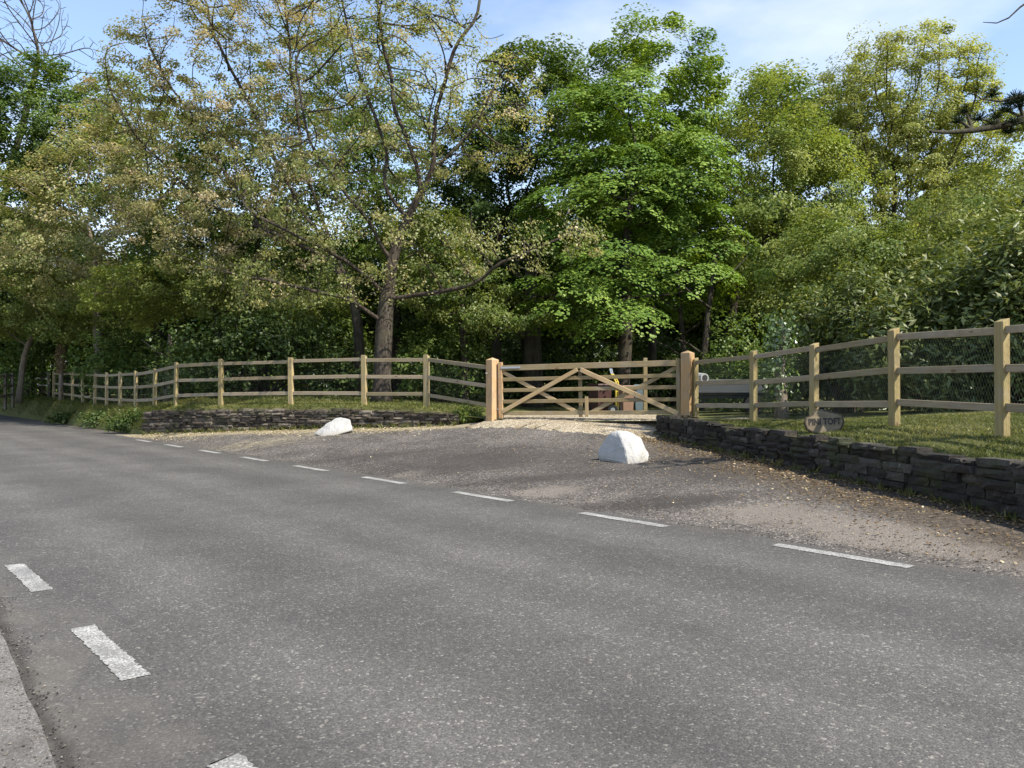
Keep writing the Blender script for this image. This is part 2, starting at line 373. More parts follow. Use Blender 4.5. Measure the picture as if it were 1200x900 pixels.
leaf = np.exp(-(dw/.75)**2)*1.0*(Y < 14.6)+.35*np.exp(-(dw/1.6)**2)*(Y < 13)
A2, B2 = np.array([-9.94, 21.5]), np.array([-1.2, 17.3]); dl = np.abs((X-A2[0])*(B2-A2)[1]-(Y-A2[1])*(B2-A2)[0])/np.linalg.norm(B2-A2)
straw = np.exp(-(dl/.42)**2)*(X < -.9)*1.0+.45*np.exp(-(dl/1.0)**2)*(X < -.9)+.5*blob(300, 520, 1.6, 1.2)
sand = 1.0*np.exp(-((N_-6.75-.05*(S_-2))/.42)**2)*sstep(5.4, 2.5, S_)+1.1*blob(640, 576, .55, .35)+.7*blob(475, 557, .4, .4)+.5*blob(700, 585, .8, .3)+.75*blob(900, 598, .9, .5)+.6*blob(1040, 625, .5, .5)
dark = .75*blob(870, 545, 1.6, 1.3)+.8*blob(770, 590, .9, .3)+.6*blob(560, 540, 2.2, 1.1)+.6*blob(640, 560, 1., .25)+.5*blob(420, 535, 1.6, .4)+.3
gb = ((X-(-.42))*(-(15.5-17.0))+(Y-17.0)*(3.43+.42))/np.hypot(3.85, 1.5)          # metres behind the gate line
Z -= .6*sstep(.25, .6, gb)*(X > -1.6)
rb = (X-Cn_[0])*nW_[0]+(Y-Cn_[1])*nW_[1]; Z -= .6*sstep(.12, .3, rb)*(Y < 15.2)
lb = (X+9.94)*.433+(Y-21.5)*.901; Z -= .6*sstep(.12, .35, lb)*(X < -1.1)
Z[:, 0] = -.012
N_[:, 0] -= 0
o = link('driveway', grid_mesh('driveway', np.stack([X, Y, Z], -1), dict(leaf=leaf, straw=straw, sand=sand, dark=dark)), M['apron']); tag(o, kind='structure')

# garden ground behind the walls, one sheet running back under the wood
front = [sn(s, 7.0) for s in np.linspace(75, 23.4, 60)]
front += [lerp(A2+np.array([.06, .12]), B2+np.array([.06, .12]), t) for t in np.linspace(0, 1, 40)]
front += [np.array(p) for p in ((-.95, 17.2), (-.5, 16.95), (.6, 16.5), (1.6, 16.05), (2.5, 15.5), (2.72, 15.0))]
Cn = np.array([2.65, 14.5]); En = np.array([4.39, 6.8]); dW = (En-Cn)/np.linalg.norm(En-Cn); nW = np.array([-dW[1], dW[0]]); nW = nW if nW[0] > 0 else -nW
front += [Cn+nW*.22+dW*t for t in np.linspace(.0, 12, 60)]
front = np.array(front); back = np.stack([front[:, 0]*3.+np.sign(front[:, 0])*0, np.full(len(front), 90.)], -1)
ang = front[:, 0]/(front[:, 1]+10.); back[:, 0] = ang*100
ts = np.r_[np.linspace(0, .12, 40), np.linspace(.13, 1, 50)]
G = front[:, None]*(1-ts)[None, :, None]+back[:, None]*ts[None, :, None]
gzv = z_ga(G[..., 0], G[..., 1])
wtop = np.interp(np.linspace(0, 1, 40), [0, .25, .5, .78, 1], [.67, .74, .79, .81, .76])
for kk_, wgt in enumerate((1., 1., .85, .6, .35, .15)): gzv[60:100, kk_] = lerp(gzv[60:100, kk_], np.maximum(gzv[60:100, kk_], wtop-.012), wgt)
gzv[60:100, 0] -= .16; gzv[106:, 0] -= .10
gzv += .012*np.sin(G[..., 0]*5.1)*np.sin(G[..., 1]*4.3)
tag(link('lawn', grid_mesh('lawn', np.concatenate([G, gzv[..., None]], -1)), M['lawn']), kind='structure')
# grassy bank face between the road edge and the far end of the fence
sb = np.linspace(75, 22.75, 160); tb = np.linspace(0, 1, 8)
low = 6.55+np.interp(sb, np.linspace(22, 75, 60)[::1], RNG.normal(0, .02, 60))
NB = low[:, None]+(7.02-low)[:, None]*tb[None]; SB = np.repeat(sb[:, None], 8, 1)
XB, YB = SB*DV[0]+NB*NV[0], SB*DV[1]+NB*NV[1]
topz = z_ga(sb*DV[0]+7.0*NV[0], sb*DV[1]+7.0*NV[1])
ZB = topz[:, None]*(tb[None]**.7)+.005
tag(link('grass_bank', grid_mesh('grass_bank', np.stack([XB, YB, ZB], -1)), M['lawn']), kind='structure')
# gravel drive through the gateway
gu = np.linspace(0, 1, 60); gv = np.linspace(0, 1, 90)
fa, fb = np.array([-1.0, 16.35]), np.array([2.56, 14.15]); ba, bb = np.array([.4, 19.5]), np.array([4.4, 18.6])
fr = fa+(fb-fa)*gu[:, None]+np.array([0, 1])*(RNG.normal(0, .09, 60)[:, None]); mid1 = np.array([-.5, 17.2]); mid2 = np.array([3.2, 15.5])
mr = mid1+(mid2-mid1)*gu[:, None]; br = ba+(bb-ba)*gu[:, None]
PG = np.concatenate([fr[:, None]*(1-gv[None, :, None])+mr[:, None]*gv[None, :, None], (mr[:, None]*(1-gv[None, :, None])+br[:, None]*gv[None, :, None])[:, 1:]], 1)
zg = np.maximum(z_ga(PG[..., 0], PG[..., 1])*(PG[..., 1] > 0), z_ap(PG[..., 0], PG[..., 1]))
infront = ((PG[..., 0]+.5)*(15.5-17.0)-(PG[..., 1]-17.0)*(3.7)) > 0
zg = np.where(infront, z_ap(PG[..., 0], PG[..., 1]), np.maximum(z_ga(PG[..., 0], PG[..., 1]), np.minimum(z_ap(PG[..., 0], PG[..., 1]), .66)))+.012+RNG.normal(0, .004, PG.shape[:2])
zg[:, 0] -= .04
tag(link('gravel_drive', grid_mesh('gravel_drive', np.concatenate([PG, zg[..., None]], -1)), M['gravel']), kind='structure')

# ------------------------------------------------------------------ stone walls: thin irregular courses of rubble
def rubble_wall(name, pts, zb, zt, thick, mat, label, seed, hl=(.035, .095), ll=(.12, .42)):
    """pts: plan polyline of the outer face, zb/zt: base and top heights per point; the stones step back to the inside (right of travel)"""
    r = random.Random(seed); root = empty(name, (*pts[0], zb[0]), 0, label, 'wall'); ox, oy, oz = pts[0][0], pts[0][1], zb[0]
    V, Fc, hue = [], [], []; core = MB()
    def stone(p, ex, ey, l, h, dp, z):
        c = [(-l/2, 0, 0), (l/2, 0, 0), (l/2, dp, 0), (-l/2, dp, 0), (-l/2, 0, h), (l/2, 0, h), (l/2, dp, h), (-l/2, dp, h)]
        # bulged, chipped front: add a 3x3 face
        b = len(V); j = lambda a: r.uniform(-a, a)
        for iz in range(3):
            for ix in range(4):
                x = -l/2+l*ix/3; zz = h*iz/2; edge_ = (iz != 1) or ix in (0, 3)
                y = (.012 if edge_ else -.008)+j(.012)
                q = p+ex*(x+j(.012))+ey*y; V.append((q[0]-ox, q[1]-oy, z+zz+j(.007)-oz))
        for iz in range(3):
            for ix in range(4):
                x = -l/2+l*ix/3; q = p+ex*x+ey*dp; V.append((q[0]-ox, q[1]-oy, z+h*iz/2-oz))
        k = r.random()
        def f(*ii): Fc.append(tuple(b+i for i in ii)); hue.append(k)
        for iz in range(2):
            for ix in range(3):
                i = iz*4+ix; f(i, i+1, i+5, i+4); f(12+i+1, 12+i, 12+i+4, 12+i+5)
        for ix in range(3): f(8+ix, 9+ix, 21+ix, 20+ix); f(ix+1, ix, 12+ix, 13+ix)
        for iz in range(2): f(iz*4, iz*4+4, iz*4+16, iz*4+12); f(iz*4+3, iz*4+15, iz*4+19, iz*4+7)
    cap_V = MB()
    for i in range(len(pts)-1):
        p0, p1 = np.array(pts[i], float), np.array(pts[i+1], float); L = np.linalg.norm(p1-p0); ex = (p1-p0)/L; ey = np.array([-ex[1], ex[0]])
        hh = max(zt[i]-zb[i], zt[i+1]-zb[i+1]); t0 = 0.; n = max(2, int(hh/.07))
        hs = [r.uniform(*hl) for _ in range(n)]; hs = [k*hh/sum(hs) for k in hs]
        cum = 0.
        for ci, h0 in enumerate(hs):
            x = -r.uniform(0, .2)
            while x < L:
                l = r.uniform(*ll); 
                if x+l > L+.05: l = L-x+.02
                if l < .05: break
                xm = max(0, min(L, x+l/2)); t = xm/L; f0 = cum/hh
                za = lerp(zb[i], zb[i+1], t)-.05; zz = lerp(zt[i], zt[i+1], t); hgt = zz-za
                z = za+hgt*f0; h = hgt*h0/hh
                if ci == n-1 and r.random() < .12: x += l; continue
                out = r.uniform(-.02, .022)
                stone(p0+ex*xm+ey*(out+r.choice((0, 0, 0, -.02, .02))), ex, ey, l-.012, h-.006+(r.uniform(-.02, .03) if ci == n-1 else 0), thick*.6, z); x += l
            cum += h0
        a, b = p0+ey*.05, p1+ey*.05; c, d = p1+ey*thick, p0+ey*thick
        q = [(*a, zb[i]-.1), (*b, zb[i+1]-.1), (*c, zb[i+1]-.1), (*d, zb[i]-.1), (*a, zt[i]-.04), (*b, zt[i+1]-.04), (*c, zt[i+1]-.04), (*d, zt[i]-.04)]
        core.add([(k[0]-ox, k[1]-oy, k[2]-oz) for k in q], [(0, 3, 2, 1), (4, 5, 6, 7), (0, 1, 5, 4), (1, 2, 6, 5), (2, 3, 7, 6), (3, 0, 4, 7)])
    me = bpy.data.meshes.new('stonework'); me.from_pydata(V, [], Fc); me.update()
    bm = bmesh.new(); bm.from_mesh(me); bmesh.ops.recalc_face_normals(bm, faces=bm.faces); bm.to_mesh(me); bm.free()
    a_ = me.attributes.new('hue', 'FLOAT', 'FACE'); a_.data.foreach_set('value', hue)
    link('stonework', me, mat, root); core.build('wall_core', M['earth'], root)
    return root
# plan points run left to right with the outside on the right hand, so the stones step back to the left
lw = [A2, lerp(A2, B2, .25), lerp(A2, B2, .5), lerp(A2, B2, .78), B2]
rubble_wall('stone_wall', lw, [.08, .2, .33, .43, .5], [.67, .74, .79, .81, .76], .33, M['wall_l'], 'low brown drystone wall holding up the bank under the left fence', 3)
dirr = -nW
rw = [Cn+nW*.75+dW*-.6, Cn+nW*.0, Cn+dW*2., Cn+dW*4.78, Cn+dW*7.9, Cn+dW*12]
rwz = [.55, .43, .36, .25, .15, .04]; rwt = [.80, .80, .755, .70, .635, .52]
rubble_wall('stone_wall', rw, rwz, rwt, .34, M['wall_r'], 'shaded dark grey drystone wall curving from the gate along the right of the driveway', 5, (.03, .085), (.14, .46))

# ------------------------------------------------------------------ post and rail fences
def post_mesh(hgt, w=.125, dp=.085, below=.25):
    m = MB(); m.v = []; m.box((0, 0, (hgt-below)/2), (w, dp, hgt+below)); return m
def fence(name, pts, heights, label, wire_cell=.055, ends=(True, True), rails=(.30, .70, 1.11), post_w=.13, post_d=.085, wire=True, mat_post='post', mats_rail=None, rail_h=.085, jitter=.012):
    root = empty(name, (*pts[0], gz(*pts[0])), 0, label, 'fence'); o0 = Vector((pts[0][0], pts[0][1], gz(*pts[0])))
    P = [Vector((p[0], p[1], gz(p[0], p[1]))) for p in pts]; n = len(P)
    for i, p in enumerate(P):
        if (i == 0 and not ends[0]) or (i == n-1 and not ends[1]): continue
        a = P[max(i-1, 0)]; b = P[min(i+1, n-1)]; ang = math.atan2(b.y-a.y, b.x-a.x)
        m = MB(); hh = heights+random.uniform(-.015, .025); m.box((0, 0, (hh-.25)/2), (post_w, post_d, hh+.25))
        # slightly weathered, sloping top
        m.v = [(x, y, z+(.018*(1 if y > 0 else -1) if z > 0 else 0)) for x, y, z in m.v]
        o = m.build('post', M[mat_post], root, .006); o.location = p-o0; o.rotation_euler = (random.gauss(0, jitter), random.gauss(0, jitter), ang+random.gauss(0, .04))
    W, WI = [], []
    for i in range(n-1):
        a, b = P[i], P[i+1]; d = b-a; L = d.length
        ang = math.atan2(d.y, d.x)
        for k, rz in enumerate(rails):
            m = MB(); c = 5; hh = rail_h*random.uniform(.93, 1.08)
            # a sawn rail with a slight sag, tapering into the mortices
            m.box((0, 0, 0), (L-.02 if L > .3 else L, .038, hh))
            mr = (mats_rail[k] if mats_rail else 'rail')
            o = m.build('rail', M[mr], root, .005)
            za, zb_ = a.z+rz+random.gauss(0, .008), b.z+rz+random.gauss(0, .008)
            o.location = Vector(((a.x+b.x)/2, (a.y+b.y)/2, (za+zb_)/2))-o0
            o.rotation_euler = (0, -math.atan2(zb_-za, math.hypot(d.x, d.y)), ang)
        if wire:
            # hexagonal netting stapled to the garden side of the posts
            nrm = Vector((-d.y, d.x, 0)).normalized(); nrm = nrm if nrm.y > -.2 and nrm.dot(Vector((p_in[0]-a.x, p_in[1]-a.y, 0))) > 0 else -nrm
            off = nrm*(post_d/2+.006); ex = d/L; cw = wire_cell; ch = wire_cell*1.1; top = rails[-1]-.03
            nx = int(L/cw); nz = int((top-.04)/ch)
            r_ = .0011
            def wr(x0, z0, x1, z1):
                A = a+ex*x0+off+Vector((0, 0, .04+z0)); B = a+ex*x1+off+Vector((0, 0, .04+z1)); t = (B-A).normalized(); u = t.cross(nrm)
                base = len(W)
                for q in (A, B):
                    W.append(q-o0+u*r_); W.append(q-o0-u*r_*.5+nrm*r_); W.append(q-o0-u*r_*.5-nrm*r_)
                for s in range(3): WI.extend((base+s, base+(s+1) % 3, base+3+(s+1) % 3, base+3+s))
            for jz in range(nz):
                for jx in range(nx):
                    x = (jx+(.5 if jz % 2 else 0))*cw; z = jz*ch
                    if x+cw > L: continue
                    wr(x, z, x+cw/2, z+ch*.4); wr(x+cw/2, z+ch*.4, x+cw, z); wr(x+cw/2, z+ch*.4, x+cw/2, z+ch)
            for zz in (0, nz*ch):
                wr(0, zz, L, zz)
    if wire:
        me = fast_mesh('wire_netting', np.array([tuple(w) for w in W]), 4, WI); link('wire_netting', me, M['wire'], root)
    return root
px_d = [(500, 18.3), (427, 19.0), (341, 19.95), (259, 20.9), (206, 21.9), (181, 23.1), (159, 24.4), (141, 25.7), (125, 27.0), (111, 28.4), (97, 29.7), (85, 31.1), (73, 32.5), (63, 33.8)]
lp = [((u-600)/F*d, d) for u, d in px_d]
p_in = (-5, 60)
fence('post_and_rail_fence', [(-.52, 17.06)]+lp, 1.2, 'new post and three rail fence with wire netting on top of the left wall', .075, (False, True))
p_in = (30, 12)
rp = [(3.56, 15.42), (4.14, 13.6), (4.47, 11.75), (4.8, 9.96), (5.11, 8.27), (5.42, 6.5), (5.7, 4.7)]
fence('post_and_rail_fence', rp, 1.2, 'new post and three rail fence with wire netting on the grass above the right wall', .042)
p_in = (-30, 80)
op = [((u-600)/F*d, d) for u, d in ((57, 34.6), (50, 36.2), (42, 38), (34, 40), (28, 42))]
fence('post_and_rail_fence', op, 1.2, 'old dark post fence with two rails coloured as sunlit at the far left beyond the new fence', .1, (True, True), (.3, .62, .92, 1.15), wire=False, mat_post='old', mats_rail=('old', 'pale', 'pale', 'old'), rail_h=.07)  # sunlight on the two middle rails comes from their pale wood colour
# grey rail fence at the very left edge
ol = [((u-600)/F*d, d) for u, d in ((-14, 30.6), (-3, 31.2), (6, 31.9), (15, 32.7))]
fence('post_and_rail_fence', ol, 1.2, 'grey weathered post and rail fence at the far left edge beside a tree trunk', .1, (True, True), (.3, .68, 1.08), wire=False, mat_post='old', mats_rail=('old', 'old', 'old'), rail_h=.1)

# ------------------------------------------------------------------ gate and its posts
def gate_post(p, h, rz, label, gzv_):
    root = empty('gate_post', (*p, gzv_), rz, label, 'gate post')
    m = MB(); w = .1; hh = h-.05
    vs = [(x*w, y*w, z) for z in (-.35, hh) for x, y in ((-1, -1), (1, -1), (1, 1), (-1, 1))]+[(0, 0, h)]
    m.add(vs, [(0, 3, 2, 1), (0, 1, 5, 4), (1, 2, 6, 5), (2, 3, 7, 6), (3, 0, 4, 7), (4, 5, 8), (5, 6, 8), (6, 7, 8), (7, 4, 8)])
    m.build('shaft', M['gpost'], root, .007)
    return root
GL, GR = np.array([-.42, 17.0]), np.array([3.43, 15.5]); gdir = (GR-GL)/np.linalg.norm(GR-GL); gang = math.atan2(gdir[1], gdir[0])
zl, zr = .60, .68
g1 = gate_post(GL, 1.36, gang+math.radians(-26), 'square timber gate post carrying the hinges on the left of the gate', zl)
m = MB(); m.cyl((0, 0, 0), .012, .09, 8, 'y'); o = m.build('bolt', M['steel'], g1); o.location = (-.03, -.12, 1.02)
gate_post(GR, 1.36, gang+math.radians(-20), 'square timber gate post on the right, at the end of the right wall', zr)
g0 = GL+gdir*.17; g1_ = GR-gdir*.13; GLn = np.linalg.norm(g1_-g0)
gate = empty('field_gate', (*g0, lerp(zl, zr, .05)+.05), gang, 'closed wooden five bar field gate with crossed braces across the drive', 'gate')
gate.rotation_euler = (0, -math.atan2(.07, GLn), gang)
def gpart(name, a, b, w, t, mat, y=0.):
    a, b = np.array(a), np.array(b); L = np.linalg.norm(b-a); m = MB(); m.box((0, 0, 0), (L, t, w)); o = m.build(name, M[mat], gate, .005)
    c = (a+b)/2; o.location = (c[0], y, c[1]); o.rotation_euler = (0, -math.atan2(b[1]-a[1], b[0]-a[0]), 0); return o
gpart('hinge_stile', (.035, .0), (.035, 1.2), .09, .075, 'gpost')
gpart('closing_stile', (GLn-.035, .0), (GLn-.035, 1.16), .08, .075, 'gate')
gpart('top_bar', (.08, 1.075), (GLn-.075, 1.075), .115, .07, 'gate')
for z in (.11, .36, .60, .83): gpart('bar', (.08, z), (GLn-.075, z), .078, .028, 'gate')
cx = GLn*.465
gpart('brace', (.06, .14), (cx-.03, 1.0), .085, .025, 'gbrace', -.0295)
gpart('brace', (.06, 1.0), (cx-.03, .10), .08, .025, 'gbrace', .0295)
gpart('brace', (cx+.03, 1.0), (GLn-.05, .08), .09, .025, 'gbrace', -.0295)
gpart('brace', (cx+.2, .10), (GLn-.05, 1.0), .08, .025, 'gate', .0295)
gpart('upright', (cx+.16, .03), (cx+.16, .44), .07, .022, 'gbrace', -.06)
gpart('upright', (cx, 1.0), (cx, .02), .08, .022, 'gate', .06)
o = gpart('hinge_strap', (.05, 1.08), (.5, 1.08), .045, .008, 'steel', -.042)
o = gpart('hinge_pin', (-.05, .2), (.1, .2), .022, .022, 'steel', -.02)

# ------------------------------------------------------------------ leaf and branch builders
KITE = [(0, 0), (.42, .34), (1, 0), (.42, -.34)]
OVAL = [(0, 0), (.3, .26), (.7, .22), (1, 0), (.7, -.22), (.3, -.26)]
LANCE = [(0, 0), (.4, .15), (1, 0), (.4, -.15)]
PALM = [(0, .0), (.12, .42), (.55, .5), (.62, .22), (1, 0), (.62, -.22), (.55, -.5), (.12, -.42)]
def leaves(name, pos, nrm, size, shape, hue, rng, droop=.25, jit=.5, tang=None):
    """one mesh of small folded leaf blades: pos, nrm (N,3), size (N,), hue (N,)"""
    N = len(pos); nrm = nrm+rng.normal(0, jit, (N, 3)); nrm /= np.linalg.norm(nrm, axis=1, keepdims=True)+1e-9
    t = rng.normal(0, 1, (N, 3)) if tang is None else tang+rng.normal(0, .35, (N, 3))
    t[:, 2] -= droop
    t -= nrm*(t*nrm).sum(1, keepdims=True); t /= np.linalg.norm(t, axis=1, keepdims=True)+1e-9
    b = np.cross(nrm, t); sh = np.array(shape); K = len(sh)
    fold = rng.uniform(.05, .35, N)
    V = pos[:, None]+size[:, None, None]*((sh[None, :, 0:1]-.3)*t[:, None]+sh[None, :, 1:2]*b[:, None]-(np.abs(sh[None, :, 1:2])*fold[:, None, None]+.25*(sh[None, :, 0:1]**2)*fold[:, None, None])*nrm[:, None])
    return fast_mesh(name, V.reshape(-1, 3), K, np.arange(N*K), {'hue': ('FACE', np.clip(hue, 0, 1))})

def colonize(trunk, A, step, kill, rng, iters=140, trop=(0, 0, .1), jit=.18, limbs=()):
    nodes, par = [], []
    for i in range(len(trunk)-1):
        a, b = np.array(trunk[i], float), np.array(trunk[i+1], float); k = max(1, int(np.linalg.norm(b-a)/step))
        for j in range(k):
            nodes.append(a+(b-a)*j/k+(rng.normal(0, step*.05, 3) if nodes else 0)); par.append(len(nodes)-2)
    nodes.append(np.array(trunk[-1], float)); par.append(len(nodes)-2); ntr = len(nodes)
    for lb in limbs:
        a = np.array(lb[0], float); pi = int(np.argmin([np.sum((q-a)**2) for q in nodes])); prev = nodes[pi]
        for q in lb[1:]:
            q = np.array(q, float); k = max(1, int(np.linalg.norm(q-prev)/step)); st = prev
            for j in range(1, k+1): nodes.append(st+(q-st)*j/k+rng.normal(0, step*.27, 3)); par.append(pi); pi = len(nodes)-1
            prev = q
    nlb = len(nodes)
    X = np.array(nodes); A = A.copy(); dist = np.full(len(A), 1e9); near = np.zeros(len(A), int)
    def upd(i0):
        nonlocal dist, near
        B = X[i0:]
        for c in range(0, len(A), 500):
            D = ((A[c:c+500, None]-B[None])**2).sum(-1); j = D.argmin(1); dm = D[np.arange(len(j)), j]; bt = dm < dist[c:c+500]
            dist[c:c+500][bt] = dm[bt]; near[c:c+500][bt] = j[bt]+i0
    start = int(ntr*.5); near[:] = start; upd(start)
    nch = {}
    for _ in range(iters):
        if not len(A): break
        dirv = A-X[near]; dirv /= np.linalg.norm(dirv, axis=1, keepdims=True)+1e-9
        acc = np.zeros((len(X), 3)); np.add.at(acc, near, dirv); act = np.unique(near)
        act = np.array([i for i in act if nch.get(i, 0) < 3])
        if not len(act): break
        v = acc[act]; v /= np.linalg.norm(v, axis=1, keepdims=True)+1e-9
        v = v+np.array(trop)+rng.normal(0, jit, v.shape); v /= np.linalg.norm(v, axis=1, keepdims=True)
        i0 = len(X); X = np.vstack([X, X[act]+v*step]); par += list(act)
        for i in act: nch[i] = nch.get(i, 0)+1
        upd(i0); keep = dist > kill*kill; A, dist, near = A[keep], dist[keep], near[keep]
        if len(X) > 14000: break
    return X, np.array(par), ntr

def wood(X, par, R, r0, ntr, flare=1.35):
    n = len(X); kids = [[] for _ in range(n)]
    for i in range(1, n): kids[par[i]].append(i)
    tips = sum(1 for k in kids if not k); p = max(1.6, math.log(max(tips, 2))/math.log(R/r0)); acc = np.zeros(n)
    for i in range(n-1, -1, -1):
        if not kids[i]: acc[i] = r0**p
        if i: acc[par[i]] += acc[i]
    r = acc**(1/p)
    chains = []; stack = [(0, -1)]
    while stack:
        i, pa = stack.pop(); ch = [pa, i] if pa >= 0 else [i]
        while kids[i]:
            ks = sorted(kids[i], key=lambda k: -r[k])
            for k in ks[1:]: stack.append((k, i))
            i = ks[0]; ch.append(i)
        chains.append(ch)
    return r, chains, kids
def wood_meshes(root, X, r, chains, mat, flare=1.4, minr=0.):
    tr, br = MB(), MB()
    for ci, ch in enumerate(chains):
        if r[ch[-1]] < 0 or len(ch) < 2: continue
        rr = [r[k] for k in ch]
        if ci > 0: rr[0] = min(rr[0], rr[1]*1.35)
        pts = [X[k] for k in ch]
        # relax the polyline a little for smooth limbs
        Q = np.array(pts)
        if len(Q) > 3:
            for _ in range(2): Q[1:-1] = .5*Q[1:-1]+.25*(Q[:-2]+Q[2:])
        if ci == 0:
            rr[0] *= flare; rr[1] *= 1+(flare-1)*.35
            tr.tube(Q, rr, 12)
        else:
            m = rr[0]; br.tube(Q, rr, 8 if m > .08 else 5 if m > .02 else 3, False)
    tr.build('trunk', mat, root, smooth=True)
    if br.f: br.build('branch_framework', mat, root, smooth=True)

def ell_pts(ells, n, rng, shell=.0):
    vol = np.array([e[1][0]*e[1][1]*e[1][2] for e in ells]); cnt = np.maximum(1, (n*vol/vol.sum()).astype(int)); out = []
    for (c, r), k in zip(ells, cnt):
        v = rng.normal(0, 1, (k, 3)); v /= np.linalg.norm(v, axis=1, keepdims=True); rad = rng.uniform(shell, 1, k)**(1/3.)
        out.append(np.array(c)+v*rad[:, None]*np.array(r))
    return np.vstack(out)
def E(u, v, d, ru, rv, rd): return (at(u, v, d), (ru*d/F, rd, rv*d/F))

def tree(name, label, base, ells, R=.25, natt=900, step=.4, kill=.6, nleaf=20000, lsize=.1, shape=KITE, leafmat='green', bark='bark', seed=1, trunk=None, group=None, cat='tree', spread=.28, r0=.008,
         hue=(.5, .25), per_clump=.18, up=.6, shell=.3, trop=(0, 0, .12), flare=1.4, bare=.2, jit=.36, hue_fn=None, core=0, limbs=()):
    rng = np.random.default_rng(seed); base = np.array(base, float)
    A = ell_pts(ells, natt, rng, shell)
    A = A[A[:, 2] > base[2]+.3]
    if trunk is None:
        cc = np.mean([e[0] for e in ells], 0); top = cc.copy(); trunk = [base, lerp(base, np.array([lerp(base[0], top[0], .3), lerp(base[1], top[1], .3), top[2]]), .5), top]
    X, par, ntr = colonize([np.array(t) for t in trunk], A, step, kill, rng, trop=trop, limbs=limbs)
    r, chains, kids = wood(X, par, R, r0, ntr)
    r = r*(1-.42*sstep(1.5, 6., X[:, 2]-base[2])*sstep(.02, .06, r))
    root = empty(name, base, 0, label, cat, group)
    wood_meshes(root, X-base, r, chains, M[bark], flare)
    if nleaf:
        thin = np.where((r < max(r0*3.2, .02)) & (np.arange(len(X)) >= ntr))[0]
        w = np.where(np.array([len(kids[i]) == 0 for i in thin]), 2.2, 1.); w /= w.sum()
        if bare: keep = rng.random(len(thin)) > bare; thin, w = thin[keep], w[keep]/w[keep].sum()
        pick = rng.choice(len(thin), nleaf, p=w); nodes = thin[pick]
        ch = rng.normal(hue[0], hue[1], len(X)); off = rng.normal(0, 1, (nleaf, 3)); off *= np.minimum(1, 1.55/(np.linalg.norm(off, axis=1, keepdims=True)+1e-9)); off = off*np.array([spread, spread, spread*.6])*np.exp(np.clip(rng.normal(0, .42, len(X)), -.18, .9))[nodes][:, None]
        pos = X[nodes]+off
        cen = A.mean(0) if len(A) else X.mean(0); outw = pos-cen; outw /= np.linalg.norm(outw, axis=1, keepdims=True)+1e-9
        nrm = outw*.6+np.array([0, 0, up]); h = ch[nodes]+rng.normal(0, per_clump, nleaf)
        if hue_fn is not None: h = h+hue_fn(pos)
        size = lsize*rng.uniform(.6, 1.25, nleaf)
        link('crown', leaves('crown', pos-base, nrm, size, shape, h, rng, jit=jit), M[leafmat], root)
    return root

# tree whose foliage hangs in overlapping shelves (broad lobed leaves)
def shelf_tree(name, label, base, ells, nshelf, per, R, leafmat, bark, seed, lsize=.17, trunk=None, rad=(.7, 1.25), group=None, shape=PALM, dens_in=.25):
    rng = np.random.default_rng(seed); base = np.array(base, float)
    vol = np.array([e[1][0]*e[1][2] for e in ells]); cnt = (nshelf*vol/vol.sum()).astype(int); C, O = [], []
    for (c, r), k in zip(ells, cnt):
        v = rng.normal(0, 1, (k, 3)); v[:, 1] -= .25; v /= np.linalg.norm(v, axis=1, keepdims=True)
        rr = np.where(rng.random(k) < dens_in, rng.uniform(.35, .8, k), rng.uniform(.82, 1.06, k))
        C.append(np.array(c)+v*np.array(r)*rr[:, None]); o = v*np.array([1, 1, .55]); O.append(o/np.linalg.norm(o, axis=1, keepdims=True))
    C, O = np.vstack(C), np.vstack(O)
    ok = C[:, 2] > base[2]+.9; C, O = C[ok], O[ok]
    if trunk is None: trunk = [base, base+np.array([.1, 0, 1.6]), lerp(base, np.mean([e[0] for e in ells], 0), .95)]
    X, par, ntr = colonize(trunk, C-np.array([0, 0, .2]), .4, .5, rng, iters=120)
    r, chains, kids = wood(X, par, R, .012, ntr); root = empty(name, base, 0, label, 'tree', group)
    wood_meshes(root, X-base, r, chains, M[bark], 1.4)
    P, Nn, Hh, Tt = [], [], [], []
    for c, o in zip(C, O):
        R_ = rng.uniform(*rad); k = int(per*(R_/1.)**2*rng.uniform(.7, 1.2)); a = rng.uniform(0, 2*np.pi, k); q = np.sqrt(rng.random(k))
        # a domed, outward-drooping plate of leaves
        out = np.array([o[0], o[1], 0]); out /= np.linalg.norm(out)+1e-9; side = np.array([-out[1], out[0], 0])
        lx, ly = q*np.cos(a), q*np.sin(a); lob = 1+.22*np.sin(a*3+rng.uniform(0, 6))+.15*np.sin(a*5+rng.uniform(0, 6))
        x = lx*lob; y = ly*lob
        z = -.48*(x*x+y*y)-.62*np.clip(x, -.3, 1.5)+rng.normal(0, .07, k)
        p = c+R_*(out*x[:, None]*1.0+side*y[:, None]*1.15)+np.array([0, 0, 1])*(R_*z)[:, None]*.8
        n = out*(.45+.5*x[:, None])+side*(.4*y[:, None])+np.array([0, 0, .85])
        P.append(p); Nn.append(n); Hh.append(rng.normal(.5, .12)+rng.normal(0, .16, k)); Tt.append(np.repeat(out[None], k, 0)*.8+side*(ly*.6)[:, None])
    P, Nn, Hh, Tt = np.vstack(P), np.vstack(Nn), np.concatenate(Hh), np.vstack(Tt)
    link('crown', leaves('crown', P-base, Nn, lsize*rng.uniform(.6, 1.2, len(P)), shape, Hh, rng, droop=.5, jit=.2, tang=Tt), M[leafmat], root)
    return root

